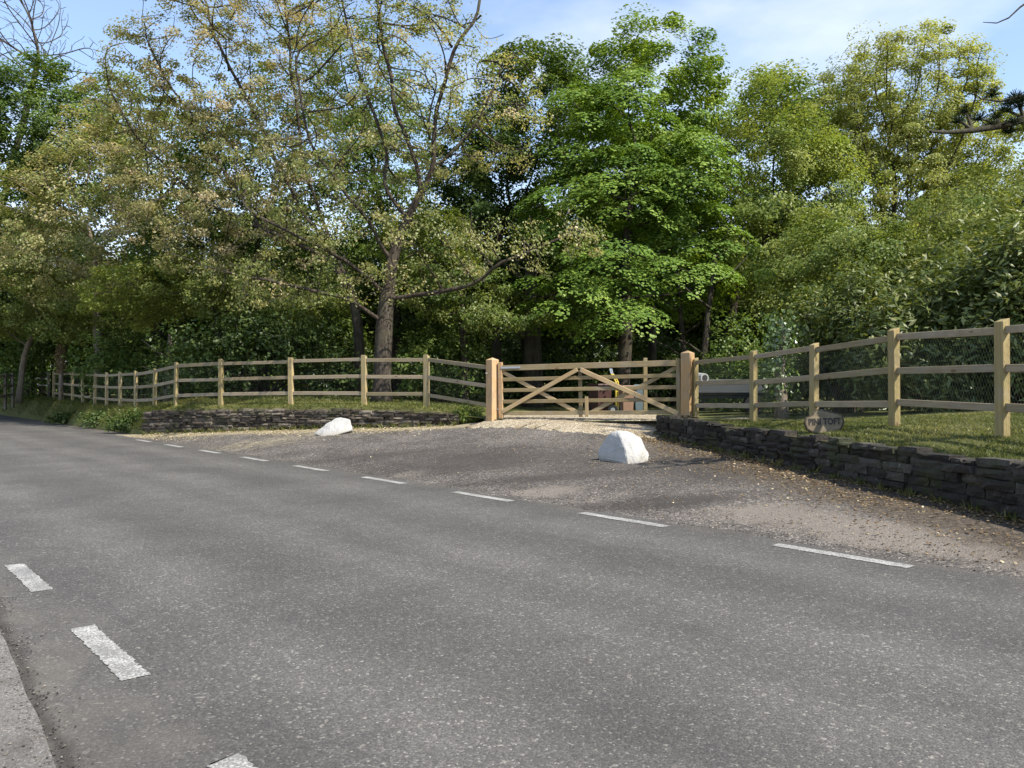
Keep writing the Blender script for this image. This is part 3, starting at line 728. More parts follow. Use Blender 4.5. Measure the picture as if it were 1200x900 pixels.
def shrub(name, label, base, rx, ry, rz, n, lsize, mat, seed, shape=OVAL, cat='shrub', group=None, lumps=9, flatz=1., stems=True, bark='bark_d'):
    rng = np.random.default_rng(seed); base = np.array(base, float); root = empty(name, base, 0, label, cat, group)
    cl = []
    for i in range(lumps):
        v = rng.normal(0, 1, 3); v /= np.linalg.norm(v); v[2] = abs(v[2])*1.1-.15
        cl.append((v*np.array([rx, ry, rz])*rng.uniform(.45, .8)+np.array([0, 0, rz*.35]), np.array([rx, ry, rz])*rng.uniform(.28, .48)))
    P, Nn, Hh = [], [], []; w = np.array([c[1][0]*c[1][2] for c in cl]); cn = (n*w/w.sum()).astype(int)
    for (c, r), k in zip(cl, cn):
        # leaves in rosettes at shoot tips
        m = max(1, k//7); v = rng.normal(0, 1, (m, 3)); v /= np.linalg.norm(v, axis=1, keepdims=True); rad = np.where(rng.random(m) < .3, rng.uniform(.3, .9, m), rng.normal(1, .13, m))
        tip = c+v*rad[:, None]*r; tip = np.repeat(tip, 7, 0); vv = np.repeat(v, 7, 0)
        P.append(tip+rng.normal(0, lsize*.55, tip.shape)); Nn.append(vv*.6+np.array([.12, -.12, .65])); Hh.append(np.repeat(rng.normal(.45, .22, m), 7)+rng.normal(0, .14, m*7))
    P, Nn, Hh = np.vstack(P), np.vstack(Nn), np.concatenate(Hh); ok = P[:, 2] > 0.0; P, Nn, Hh = P[ok], Nn[ok], Hh[ok]
    link('crown' if cat == 'tree' else 'foliage', leaves('foliage', P, Nn, lsize*rng.uniform(.6, 1.2, len(P)), shape, Hh, rng, jit=.45), M[mat], root)
    if stems:
        b = MB()
        for c, r in cl:
            a = np.array([rng.normal(0, rx*.12), rng.normal(0, ry*.12), -.1]); mid = lerp(a, c, .5)+np.array([rng.normal(0, .08)*rx, rng.normal(0, .08)*ry, rz*.12])
            b.tube([a, mid, c, c+(c-mid)*.5], [.03*rz**.5, .022*rz**.5, .014*rz**.5, .004], 5, False)
        b.build('stem', M[bark], root, smooth=True)
    return root

def gpt(u, d): x = (u-600)/F*d; return np.array([x, d, gz(x, d)-.05])

# ------------------------------------------------------------------ the named trees, nearest first
T = lambda *a: [np.array(at(*p)) for p in a]
b = gpt(447, 21.)
tree('broadleaf_tree', 'big spreading tree with sparse bronze-green young leaves, thick trunk behind left fence near gate', b,
     [E(470, 110, 21, 105, 120, 3.2), E(470, -60, 21, 120, 110, 3.), E(350, 230, 20.3, 85, 75, 2.5), E(570, 130, 21, 80, 85, 2.4), E(620, 285, 19.6, 95, 38, 1.8), E(520, 300, 20, 70, 55, 2.), E(330, 330, 20, 90, 34, 2.), E(420, 290, 20, 60, 60, 2.)],
     R=.23, natt=2600, step=.28, kill=.34, nleaf=42000, lsize=.074, bare=.6, jit=.3, leafmat='gold', bark='bark', seed=21, spread=.15, r0=.0095, hue=(.42, .24), per_clump=.14, shell=.15, trop=(0, 0, .08),
     trunk=[b]+T((449, 420, 21), (450, 378, 21), (455, 335, 21), (462, 290, 21), (476, 258, 21), (493, 225, 20.9), (513, 194, 20.8), (504, 163, 20.7), (498, 139, 20.7), (515, 96, 20.6)), flare=1.45, limbs=[
     T((448, 345, 21), (412, 306, 20.6), (374, 287, 20.3), (330, 268, 20), (280, 235, 20)), T((446, 385, 21), (412, 352, 20.6), (374, 339, 20.3), (320, 330, 20), (260, 318, 20), (205, 300, 20)),
     T((455, 350, 21), (508, 342, 20.3), (555, 334, 19.8), (589, 310, 19.6), (640, 285, 19.5), (690, 262, 19.4)), T((513, 194, 20.8), (551, 158, 20.8), (572, 120, 20.9), (592, 60, 21)),
     T((476, 258, 21), (457, 230, 21.3), (452, 180, 21.6), (430, 110, 21.8), (405, 30, 21.9), (395, -40, 22)), T((493, 225, 20.9), (488, 191, 21), (470, 143, 21.2), (455, 90, 21.3), (445, 10, 21.5), (450, -60, 21.5)),
     T((505, 163, 20.7), (530, 60, 20.6), (555, 29, 20.6), (565, -30, 20.6)), T((452, 310, 21), (425, 250, 20.4), (380, 190, 20.1), (350, 120, 20), (345, 40, 20))])
b = gpt(420, 25.)
tree('broadleaf_tree', 'tall open tree with peach and yellow young leaves against the sky, second from left group', b,
     [E(240, 90, 25, 120, 85, 2.8), E(190, 215, 25, 75, 70, 2.4), E(160, 115, 25, 55, 75, 2.2), E(300, -20, 25, 130, 90, 3.), E(320, 170, 25, 90, 80, 2.5), E(260, 270, 24.5, 100, 60, 2.4)],
     R=.16, natt=2600, step=.31, kill=.37, nleaf=66000, lsize=.082, bare=.5, jit=.3, leafmat='gold', bark='bark', seed=33, spread=.165, r0=.0095, hue=(.66, .22), per_clump=.14, shell=.15,
     trunk=[b]+T((421, 400, 25), (415, 350, 25), (392, 310, 25)), limbs=[
     T((392, 310, 25), (300, 265, 24.6), (222, 222, 24.5), (150, 150, 24.5), (122, 95, 24.5)), T((392, 310, 25), (330, 200, 25), (290, 120, 25.2), (250, 40, 25.3), (235, -20, 25.4)),
     T((410, 340, 25), (350, 180, 25.5), (345, 90, 25.6), (330, 0, 25.6)), T((300, 265, 24.6), (240, 160, 24.8), (190, 80, 25), (170, 40, 25))])
b = gpt(115, 31.)
tree('broadleaf_tree', 'yellow-green tree with a pale trunk above the far end of the left fence', b,
     [E(110, 225, 31, 85, 75, 3.2), E(130, 165, 31, 50, 45, 2.5), E(60, 300, 30.5, 90, 60, 3.), E(165, 300, 30.5, 70, 60, 3.), E(30, 260, 31, 60, 70, 3.)],
     R=.27, natt=1100, step=.42, kill=.6, nleaf=42000, lsize=.11, leafmat='gold', bark='bark_p', seed=44, spread=.26, jit=.3, hue=(.5, .24), shell=.2,
     trunk=[b]+T((116, 410, 31), (112, 350, 31), (112, 290, 31)))
b = gpt(185, 33.)
tree('broadleaf_tree', 'pale olive tree filling the gap behind the peach leaved crown', b,
     [E(195, 205, 33, 75, 95, 3.), E(150, 130, 33, 45, 50, 2.5), E(225, 290, 33, 70, 60, 3.)], R=.22, natt=1100, step=.42, kill=.55, nleaf=24000, lsize=.125, leafmat='olive', bark='bark_d', seed=59, spread=.24, shell=.2, hue=(.75, .22))
b = gpt(468, 33.)
tree('broadleaf_tree', 'green tree seen through the branches of the big spreading tree', b,
     [E(455, 190, 33, 75, 85, 3.), E(420, 90, 33, 70, 70, 3.), E(500, 290, 33, 80, 60, 3.), E(350, 90, 34, 60, 60, 2.5)], R=.24, natt=1200, step=.42, kill=.55, nleaf=30000, lsize=.125, leafmat='olive', bark='bark_d', seed=60, spread=.24, shell=.2, hue=(.3, .22))
b = gpt(22, 33.)
tree('broadleaf_tree', 'grey trunked green tree at left edge of the picture beside the paling fence', b,
     [E(20, 350, 32.5, 80, 55, 2.8), E(90, 370, 32, 80, 38, 2.6)], R=.3, natt=600, step=.42, kill=.6, nleaf=34000, lsize=.11, leafmat='olive', bark='bark_p', seed=45, spread=.3, shell=.2, hue=(.8, .22))
b = gpt(35, 38.)
tree('broadleaf_tree', 'tall dark green tree rising at the upper left behind the yellow-green one', b,
     [E(50, 145, 38, 75, 85, 3.5), E(105, 180, 38, 55, 75, 3.), E(-5, 210, 38, 70, 110, 3.)], R=.35, natt=1200, step=.45, kill=.65, nleaf=60000, lsize=.15, leafmat='green', bark='bark_d', seed=46, spread=.33, shell=.2, hue=(.25, .25))
b = gpt(-14, 46.)
tree('broadleaf_tree', 'leafless tree with fine bare twigs at the top left corner', b, [E(5, 25, 44, 75, 70, 3.5), E(40, 90, 44, 40, 60, 3), E(95, 80, 44, 30, 40, 2.)], R=.3, natt=1900, step=.36, kill=.4, nleaf=0, bark='bark', seed=47, r0=.013, shell=.1)
b = gpt(285, 30.)
tree('broadleaf_tree', 'leafy mid green tree with dark trunk standing behind the big spreading tree', b,
     [E(290, 215, 30, 90, 85, 3.3), E(395, 235, 30, 85, 110, 3.3), E(240, 310, 29.5, 95, 50, 3.)], R=.3, natt=1100, step=.45, kill=.65, nleaf=34000, lsize=.14, leafmat='green', bark='bark_d', seed=48, spread=.3, shell=.2, hue=(.25, .25))
b = gpt(265, 26.5)
tree('broadleaf_tree', 'low wide green tree with level branches under the peach leaved crown', b,
     [E(235, 335, 26.5, 115, 38, 2.2), E(345, 350, 26, 80, 36, 2.), E(150, 350, 27, 60, 40, 2.)], R=.16, natt=900, step=.35, kill=.5, nleaf=30000, lsize=.10, leafmat='olive', bark='bark_d', seed=57, spread=.2, shell=.1, hue=(.85, .22), trop=(0, 0, .02))
b = gpt(545, 23.5)
tree('broadleaf_tree', 'small olive green tree with flat sprays left of the bright layered tree', b,
     [E(530, 345, 23.5, 90, 34, 1.9), E(590, 375, 22.5, 62, 14, 1.4), E(500, 290, 24, 60, 50, 1.9)], R=.12, natt=800, step=.32, kill=.45, nleaf=26000, lsize=.085, leafmat='olive', bark='bark_d', seed=58, spread=.18, shell=.1, hue=(.5, .25), trop=(0, 0, .02))
b = gpt(618, 28.)
tree('broadleaf_tree', 'dark green tree between the big spreading tree and the bright green one', b,
     [E(620, 145, 28, 76, 105, 3.2), E(570, 215, 28.5, 65, 80, 3.), E(570, 300, 28, 90, 80, 3.), E(640, 330, 28, 60, 80, 3.)], R=.32, natt=1500, step=.45, kill=.62, nleaf=90000, lsize=.125, leafmat='green', bark='bark_d', seed=49, spread=.3, shell=.2, hue=(.2, .25))
b = gpt(728, 23.5)
shelf_tree('broadleaf_tree', 'bright fresh green tree with dense layered foliage rising behind the gate', b,
     [E(735, 118, 24, 48, 44, 1.5), E(800, 205, 23.4, 58, 52, 1.7), E(725, 215, 23.2, 62, 50, 1.7), E(676, 150, 24.2, 44, 55, 1.4), E(832, 275, 23.6, 36, 40, 1.3), E(660, 250, 24, 46, 48, 1.5), E(715, 305, 22.6, 56, 38, 1.5),
      E(792, 325, 22.6, 58, 34, 1.5), E(660, 345, 22.8, 52, 36, 1.4), E(735, 372, 22.3, 44, 26, 1.2), E(765, 250, 25, 80, 110, 1.6)], 340, 820, .26, 'syc', 'bark_d', 50, lsize=.084, rad=(.38, .72), dens_in=.12)
b = gpt(765, 31.)
tree('broadleaf_tree', 'taller light green tree whose top shows above the bright layered one', b,
     [E(765, 100, 31, 88, 75, 3.), E(700, 130, 31, 50, 60, 2.5), E(815, 140, 31, 40, 60, 2.5), E(760, 220, 31, 90, 80, 3)], R=.3, natt=900, step=.45, kill=.65, nleaf=60000, lsize=.135, leafmat='syc', bark='bark_d', seed=51, spread=.3, shell=.25, jit=.3, hue=(.7, .25))
b = gpt(848, 25.)
tree('broadleaf_tree', 'olive green tree with a dark trunk just right of the bright green one', b,
     [E(900, 180, 26, 55, 105, 2.6), E(900, 290, 25, 70, 75, 2.6), E(960, 230, 26, 45, 80, 2.5)], R=.26, natt=1000, step=.4, kill=.6, nleaf=52000, lsize=.1, leafmat='olive', bark='bark_d', seed=52, spread=.28, shell=.2, hue=(.6, .28))
b = gpt(925, 33.)
tree('broadleaf_tree', 'dark tree top showing beyond the olive tree, left of the pale airy tree', b,
     [E(905, 130, 33, 45, 45, 2.5), E(960, 160, 33, 50, 60, 2.5)], R=.26, natt=600, step=.45, kill=.65, nleaf=14000, lsize=.16, leafmat='green', bark='bark_d', seed=53, spread=.3, shell=.2, hue=(.35, .2))
b = gpt(1040, 28.)
tree('broadleaf_tree', 'airy pale lime tree with fine upright branches at right against the sky', b,
     [E(1062, 125, 28, 102, 90, 3.), E(992, 150, 28, 52, 80, 2.5), E(1110, 170, 28, 60, 70, 2.6), E(1050, 230, 28, 90, 60, 2.6)], R=.2, natt=1700, step=.34, kill=.42, nleaf=120000, lsize=.085, leafmat='lime', bark='bark_d', seed=54, spread=.19, r0=.0105, shell=.15, hue=(.62, .2),
     trunk=[b]+T((1040, 400, 28), (1046, 330, 28), (1052, 280, 28)), trop=(0, 0, .2))
b = gpt(1185, 21.)
tree('broadleaf_tree', 'mid green tree at right edge of the picture behind the laurels', b,
     [E(1170, 265, 21, 80, 75, 2.6), E(1110, 290, 20.5, 70, 60, 2.4), E(1235, 215, 21, 90, 110, 3.), E(1210, 320, 20, 80, 60, 2.4)], R=.2, natt=1100, step=.36, kill=.52, nleaf=45000, lsize=.085, leafmat='olive', bark='bark_d', seed=55, spread=.24, shell=.2, hue=(.85, .22))
b = gpt(990, 22.)
tree('broadleaf_tree', 'low branching green tree between the olive tree and the laurels', b,
     [E(985, 305, 22, 75, 60, 2.4), E(1050, 320, 22, 70, 50, 2.3), E(930, 345, 21.5, 50, 50, 2.)], R=.17, natt=900, step=.36, kill=.52, nleaf=38000, lsize=.085, leafmat='olive', bark='bark_d', seed=56, spread=.24, shell=.2, hue=(.6, .25))

# understorey shrubs
def sh(label, u, d, w, h, n, ls, mat, seed, name='shrub', shape=OVAL, dep=None, **kw):
    x = w*d/F/2; z = h*d/F; shrub(name, label, gpt(u, d), x*1.15, (dep or min(1.6, x)), z/1.05, n, ls, mat, seed, shape=shape, **kw)
sh('long dark rhododendron bank behind the left fence, left of the thick trunk', 310, 24, 200, 85, 16000, .12, 'dark', 60, lumps=16)
sh('green shrub behind the left fence under the yellow-green tree', 150, 30, 120, 70, 9000, .13, 'green', 61)
sh('green shrub at the far end of the left fence', 60, 36, 120, 70, 8000, .15, 'green', 62)
sh('sunlit green shrub between the rhododendron bank and the thick trunk', 395, 27, 90, 105, 9000, .12, 'green', 63)
sh('green shrub behind the fence bay next to the left gate post', 515, 24, 120, 75, 9000, .11, 'green', 64)
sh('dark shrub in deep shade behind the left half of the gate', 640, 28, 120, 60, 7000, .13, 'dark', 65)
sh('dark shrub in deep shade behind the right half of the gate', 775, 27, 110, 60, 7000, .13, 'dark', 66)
sh('lanky green shrub behind the right gate post', 880, 20, 110, 85, 9000, .09, 'green', 67)
sh('pale flecked shrub behind the fence bay left of the dark rhododendron bank', 215, 27, 60, 65, 5000, .11, 'olive', 68)
LS = 'laurel_bush'
sh('glossy laurel bush right behind the fence, left of the other laurels', 985, 15.5, 150, 135, 14000, .16, 'laurel', 70, LS, LANCE, lumps=12)
sh('big glossy laurel bush behind the right fence, in the middle of the laurels', 1100, 13.4, 190, 135, 18000, .165, 'laurel', 71, LS, LANCE, lumps=14)
sh('big glossy laurel bush at the right edge behind the fence', 1215, 12.3, 210, 175, 20000, .165, 'laurel', 72, LS, LANCE, lumps=14)
sh('taller laurel bush standing behind the other laurels', 1140, 16.5, 220, 210, 20000, .17, 'laurel', 73, LS, LANCE, lumps=14)

# small clipped shrub by the gate post
p = hit(548, 496, z_ap, 16); shrub('shrub', 'small round bushy shrub at the foot of the left gate post', (p[0], p[1]+.25, p[2]-.02), .36, .3, .36, 1900, .075, 'olive', 80, LANCE, lumps=8)
# plants hanging over the bank
for k, (u, d, w, lab) in enumerate(((140, 22.6, .8, 'dark ground cover plant hanging over the bank beside the left end of the wall'), (112, 25.4, .8, 'dark ground cover plant spilling down the bank, second from the wall'), (88, 28.4, .7, 'low dark plant on the bank furthest from the wall'))):
    q = at(u, 490, d); s0 = -.655*q[0]+.755*q[1]; pp = sn(s0, 6.78); shrub('bank_plant', lab, (pp[0], pp[1], .05), w*1.25, w*.5, .42, 3200, .085, 'dark', 90+k, OVAL, lumps=9, group='plants on the left bank', cat='plant')
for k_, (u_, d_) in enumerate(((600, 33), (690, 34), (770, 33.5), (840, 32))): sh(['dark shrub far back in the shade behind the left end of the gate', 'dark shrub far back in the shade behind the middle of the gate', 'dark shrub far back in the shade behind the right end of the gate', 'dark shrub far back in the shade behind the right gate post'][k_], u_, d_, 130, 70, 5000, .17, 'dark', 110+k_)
# pale sapling wrapped in ivy behind the right fence
b = gpt(915, 14.4); sap = empty('ivy_clad_tree', b, 0, 'slim pale trunk wrapped in bright ivy behind the right fence', 'tree')
m = MB(); m.tube([(0, 0, -.1), (.02, 0, .4), (-.02, .02, .9), (.03, 0, 1.3), (.06, .03, 1.55), (.05, .1, 1.9)], [.14, .105, .09, .07, .04, .01], 10); m.build('trunk', M['bark_p'], sap, smooth=True)
rng = np.random.default_rng(5); k = 1100; zz = rng.beta(2.2, 2, k)*1.7+.35; aa = rng.uniform(0, 6.28, k); rr = .13+.14*np.abs(rng.normal(0, 1, k))
P = np.stack([rr*np.cos(aa)-.06+.08*np.sin(zz*5), rr*np.sin(aa)*.8, zz], -1); link('ivy', leaves('ivy', P, np.stack([np.cos(aa), np.sin(aa), np.full(k, .4)], -1), .085*rng.uniform(.6, 1.2, k), OVAL, rng.uniform(0, 1, k), rng), M['ivy'], sap)
# dead brown sapling at the end of the fence
b = at(71, 470, 31.6); b[2] = gz(b[0], b[1])-.1; ds = empty('dead_conifer', b, 0, 'dead brown bushy topped sapling at far end of left fence', 'tree')
m = MB(); m.tube([(0, 0, 0), (.02, 0, 1.0), (0, .02, 2.3)], [.1, .085, .03], 8); m.build('trunk', M['bark_p'], ds, smooth=True)
k = 700; aa = rng.uniform(0, 6.28, k); zz = rng.uniform(1.25, 2.4, k); rr = .2*rng.random(k)**.5*(1.2-.5*np.abs(zz-1.7)); link('crown', leaves('crown', np.stack([rr*np.cos(aa), rr*np.sin(aa), zz], -1), np.stack([np.cos(aa), np.sin(aa), aa*0], -1), .12*rng.uniform(.5, 1.2, k), LANCE, rng.uniform(.1, .6, k), rng, droop=2.), M['litter'], ds)

# ------------------------------------------------------------------ the wood behind: prototypes and copies
protos = []
for i, (lm, nl, hh, sd) in enumerate((('green', 20000, .4, 101), ('dark', 20000, .7, 102), ('olive', 20000, .4, 103))):
    base = np.array([0, 0, 0.])
    protos.append(tree('woodland_tree', ['mid green leafy tree in the wood behind the garden', 'dark leafy tree in the wood behind the garden', 'olive leafy tree in the wood behind the garden'][i], base,
        [((0, 0, 6.2), (2.9, 2.6, 2.9)), ((.9, .4, 4.), (2.6, 2.4, 1.7)), ((-1.1, -.3, 3.4), (2.3, 2.2, 1.5))], R=.2, natt=600, step=.5, kill=.75, nleaf=nl, lsize=.19, leafmat=lm, bark='bark_d', seed=sd, spread=.36, hue=(hh, .25), shell=.2, group='trees in the wood behind the garden'))
first = [True]*3
rr = random.Random(5)
spots = [(u, 36+rr.uniform(-1.5, 3)) for u in range(-40, 1260, 85)]+[(u, 46+rr.uniform(-2, 4)) for u in range(-20, 1260, 80)]
used = set()
for i, (u, d) in enumerate(spots):
    k = rr.choice((0, 1, 1, 2)) if u < 900 else rr.choice((0, 2, 2, 1))
    sc = rr.uniform(.8, 1.08)*(1.25 if d > 42 else 1.0)
    if 350 < u < 520 or u < 250: sc *= .85
    if 980 < u < 1100: sc *= .8
    o = protos[k] if k not in used else copy_tree(protos[k]); used.add(k)
    p = gpt(u+rr.uniform(-15, 15), d); o.location = p; o.rotation_euler = (0, 0, rr.uniform(0, 6.28)); o.scale = (sc, sc, sc*rr.uniform(.9, 1.1))
# bare trunks of the understorey that can be told apart in the shade
for k, (u, d, w, lean, hgt, bk, lab) in enumerate(((195, 29, .13, .1, 2.6, 'bark_p', 'pale broken trunk behind the left fence under the peach leaved tree'), (625, 25, .28, -.1, 6, 'bark_d', 'thick dark trunk in shade behind the left half of the gate'), (580, 27, .16, .2, 6, 'bark_d', 'slender dark trunk in shade just left of the gate'), (820, 22.5, .10, .5, 4.5, 'bark_d', 'thin leaning dark trunk behind the right gate post'), (805, 23.5, .08, -.3, 4.5, 'bark_d', 'very thin dark stem left of the leaning one'), (360, 31, .14, .2, 6, 'bark_d', 'dark trunk above the rhododendron bank'))):
    b = gpt(u, d); r_ = empty('bare_trunk', b, 0, lab, 'tree'); m = MB()
    m.tube([(0, 0, -.1), (lean*.2, 0, hgt*.3), (lean*.55, .1, hgt*.65), (lean, .1, hgt)], [w*1.35, w, w*.8, w*.5], 9); m.build('trunk', M[bk], r_, smooth=True)
    for j in range(4):
        z = hgt*(.35+.15*j); s_g = 1 if j % 2 else -1; m = MB(); m.tube([(lean*z/hgt, 0, z), (lean*z/hgt+s_g*.5, -.1, z+.35), (lean*z/hgt+s_g*.9, -.2, z+.5+.1*j)], [w*.4, w*.28, w*.08], 6); m.build('limb', M[bk], r_, smooth=True)
# far mass of the wood, where single trees can no longer be told apart
rng = np.random.default_rng(77); k = 110000
x = rng.uniform(-62, 62, k); y = rng.uniform(54, 64, k)+.0*x; top = 8.5+1.6*np.sin(x*.35)+1.2*np.sin(x*.83+1); z = rng.random(k)**1.25*top+.2
cl = rng.normal(0, .5, (k, 3)); P = np.stack([x, y, z], -1)+cl
link('distant_wood', leaves('distant_wood', P, np.tile([0, -.6, .6], (k, 1)), rng.uniform(.3, .65, k), KITE, np.clip(.5+.4*np.sin(x*1.1)*np.sin(z*.9)+rng.normal(0, .2, k), 0, 1), rng), M['green']); tag(bpy.data.objects['distant_wood'], kind='stuff')

# ------------------------------------------------------------------ pine whose branch reaches into the picture at right
pb = np.array([8.9, 9.8, 0]); pb[2] = gz(pb[0], pb[1])-.1
pine = empty('pine_tree', pb, 0, 'dark pine beyond the right edge, its needled branch reaching into the picture', 'tree')
m = MB(); m.tube([(0, 0, 0), (.1, 0, 3), (0, .1, 6.5), (.1, 0, 10)], [.24, .2, .15, .05], 12); m.build('trunk', M['bark_d'], pine, smooth=True)
brm = MB(); NP, NN, NTg = [], [], []
rng = np.random.default_rng(9)
def needle_branch(pts, r0_, clumps, nper=150, ln=.085):
    Q = [np.array(p) for p in pts]; brm.tube([q-pb for q in Q], list(np.linspace(r0_, r0_*.22, len(Q))), 6, False)
    for c in clumps:
        c = np.array(c); j = min(range(len(Q)), key=lambda i: np.linalg.norm(Q[i]-c)); brm.tube([Q[j]-pb, lerp(Q[j], c, .6)+np.array([0, 0, .02])-pb, c-pb], [r0_*.35, r0_*.25, .006], 4, False)
        v = rng.normal(0, 1, (nper, 3)); v /= np.linalg.norm(v, axis=1, keepdims=True); v[:, 2] = np.abs(v[:, 2])*.9-.15
        NP.append(c+v*rng.uniform(.0, .07, (nper, 1))); NN.append(rng.normal(0, 1, (nper, 3))); NTg.append(v*2)
D1 = 9.
needle_branch([at(1330, 60, D1+1), at(1262, 105, D1+.4), at(1200, 140, D1), at(1170, 148, D1-.1), at(1140, 153, D1-.2), at(1110, 155, D1-.3), at(1090, 154, D1-.4)], .06,
    [at(1131, 131, 9), at(1122, 142, 8.9), at(1147, 140, 9), at(1178, 130, 9), at(1190, 115, 9.1), at(1160, 147, 8.9), at(1183, 155, 9), at(1195, 125, 9), at(1205, 150, 9), at(1220, 120, 9.2), at(1235, 140, 9.1), at(1168, 138, 9), at(1188, 143, 8.8)])
needle_branch([at(1262, 105, D1+.4), at(1200, 112, D1), at(1172, 119, D1), at(1150, 116, D1-.1), at(1140, 108, D1-.1)], .02, [at(1163, 112, 9), at(1196, 118, 9), at(1215, 105, 9), at(1185, 121, 9)])
needle_branch([at(1300, -60, 8.6), at(1230, -15, 8.2), at(1196, 8, 8), at(1182, 21, 8), at(1168, 27, 8), at(1152, 26, 8)], .015, [at(1235, -30, 8.2)])
for k in range(7):
    a = rng.uniform(0, 6.28); z = 5.5+k*.6; L = 1.9*(1-k/12.); e = pb+np.array([math.cos(a)*L, math.sin(a)*L, z+.3])
    if e[0] < .66*e[1]+.4: e = pb+np.array([abs(math.cos(a))*L+.2, -abs(math.sin(a))*L*.6, z+.3])
    cs = [lerp(pb+np.array([0, 0, z]), e, t)+rng.normal(0, .28, 3) for t in rng.uniform(.35, 1, 12)]
    needle_branch([pb+np.array([0, 0, z]), lerp(pb+np.array([0, 0, z]), e, .5)+np.array([0, 0, .1]), e], .05, cs, 90, .1)
brm.build('branch_framework', M['bark_d'], pine, smooth=True)
P = np.vstack(NP); link('crown', leaves('crown', P-pb, np.vstack(NN), rng.uniform(.08, .13, len(P)), [(0, .02), (1, .02), (1, -.02), (0, -.02)], rng.random(len(P)), rng, tang=np.vstack(NTg), droop=0, jit=.1), M['pine'], pine)

# ------------------------------------------------------------------ painted boulders
def boulder(u, v, pts, rz, label, d0=13., seed=1):
    p = hit(u, v, z_ap, d0); rng = np.random.default_rng(seed); bm = bmesh.new()
    for q in pts: bm.verts.new(q)
    bmesh.ops.convex_hull(bm, input=bm.verts[:]); bmesh.ops.triangulate(bm, faces=bm.faces[:])
    bmesh.ops.bevel(bm, geom=bm.edges[:], offset=.012, segments=1, affect='EDGES')
    bmesh.ops.triangulate(bm, faces=bm.faces[:]); 
    for _ in range(2): bmesh.ops.subdivide_edges(bm, edges=[e for e in bm.edges if e.calc_length() > .045], cuts=1, use_grid_fill=True); bmesh.ops.triangulate(bm, faces=bm.faces[:])
    from mathutils import noise
    for vv in bm.verts:
        n_ = noise.noise(vv.co*6+Vector((seed, 0, 0)))*.03+noise.noise(vv.co*13)*.013+noise.noise(vv.co*34)*.004; vv.co += vv.co.normalized()*n_
    bmesh.ops.recalc_face_normals(bm, faces=bm.faces)
    me = bpy.data.meshes.new('boulder'); bm.to_mesh(me); bm.free(); o = link('boulder', me, M['rock']); o.location = (p[0], p[1], p[2]-.025); o.rotation_euler = (0, 0, rz)
    return tag(o, label, 'boulder', 'white painted boulders on the driveway')
boulder(731, 541, [(x*.93, y*.93, z*.95) for x, y, z in ((-.36, .26, 0), (-.38, .27, .1), (-.34, .24, .24), (-.27, .18, .36), (-.18, .1, .44), (-.07, -.08, .42), (-.02, -.2, .26), (.02, -.28, .0), (.2, -.27, 0), (.36, -.1, .02), (.39, .0, .14), (.34, .0, .28), (.27, .02, .39), (.16, .04, .465), (.04, .05, .5), (-.08, .06, .5), (.08, -.14, .36), (.25, -.12, .24), (-.3, .42, 0), (.3, .36, 0), (0, .36, .36), (-.2, .38, .22))], 0., 'rounded white painted boulder nearer the gate and the right wall', 12.5, 3)
boulder(392, 509, [(x*1.02, y, z*.86) for x, y, z in ((-.45, -.02, .05), (-.40, .0, .1), (-.25, -.16, -.03), (-.12, -.2, -.02), (.08, -.2, .02), (.40, -.05, .14), (.40, 0, .18), (.34, .0, .40), (.3, .05, .44), (.1, .04, .45), (-.02, .02, .43), (-.2, .0, .29), (-.3, .3, 0), (.36, .3, 0), (.2, .3, .32), (0, .3, .3))], -.05, 'wedge shaped white painted boulder in front of the left wall', 17., 8)

# ------------------------------------------------------------------ house name sign
sp = hit(968, 507, z_ga, 11.3); sgn = empty('name_sign', (sp[0], sp[1], sp[2]-.015), 0, 'oval wooden house name slice reading PINI TOFT, leaning at a post', 'sign')
sgn.rotation_euler = (math.radians(-14), math.radians(0), math.radians(-10))
kpx = 11.2/F
out = [(-21, 12), (-19, 5), (-12, 1.0), (0, 0), (9, 1.5), (15, 6), (18, 13), (17, 19), (13, 21.5), (4, 23.5), (-4, 26), (-9, 25.5), (-13, 20), (-19, 17)]
m = MB(); n = len(out); vs = [(x*kpx, y_, z*kpx) for y_ in (-.022, .022) for x, z in out]
m.add(vs, [tuple(range(n)), tuple(range(2*n-1, n-1, -1))]+[(i, i+n, (i+1) % n+n, (i+1) % n) for i in range(n)])
m.build('slab', M['sign'], sgn, .006, seg=2)
m = MB(); ring = [Vector((x*kpx*1.0, 0, z*kpx)) for x, z in out]; m.tube(ring+[ring[0]], .0225, 8, False); m.build('bark_edge', M['rawedge'], sgn, smooth=True)
cu = bpy.data.curves.new('text', 'FONT'); cu.body = 'PINI TOFT'; cu.size = .12; cu.align_x = 'CENTER'; cu.align_y = 'CENTER'; cu.extrude = .004; cu.offset = .0032; cu.space_character = 1.06
to = bpy.data.objects.new('tmp', cu); COL.objects.link(to); bpy.context.view_layer.update()
me = bpy.data.meshes.new_from_object(to.evaluated_get(bpy.context.evaluated_depsgraph_get())); bpy.data.objects.remove(to)
lo = link('lettering', me, M['ink'], sgn); lo.location = (-.015, -.0245, .155); lo.rotation_euler = (math.radians(90), math.radians(-2), 0); lo.scale = (.7, 1.0, 1)

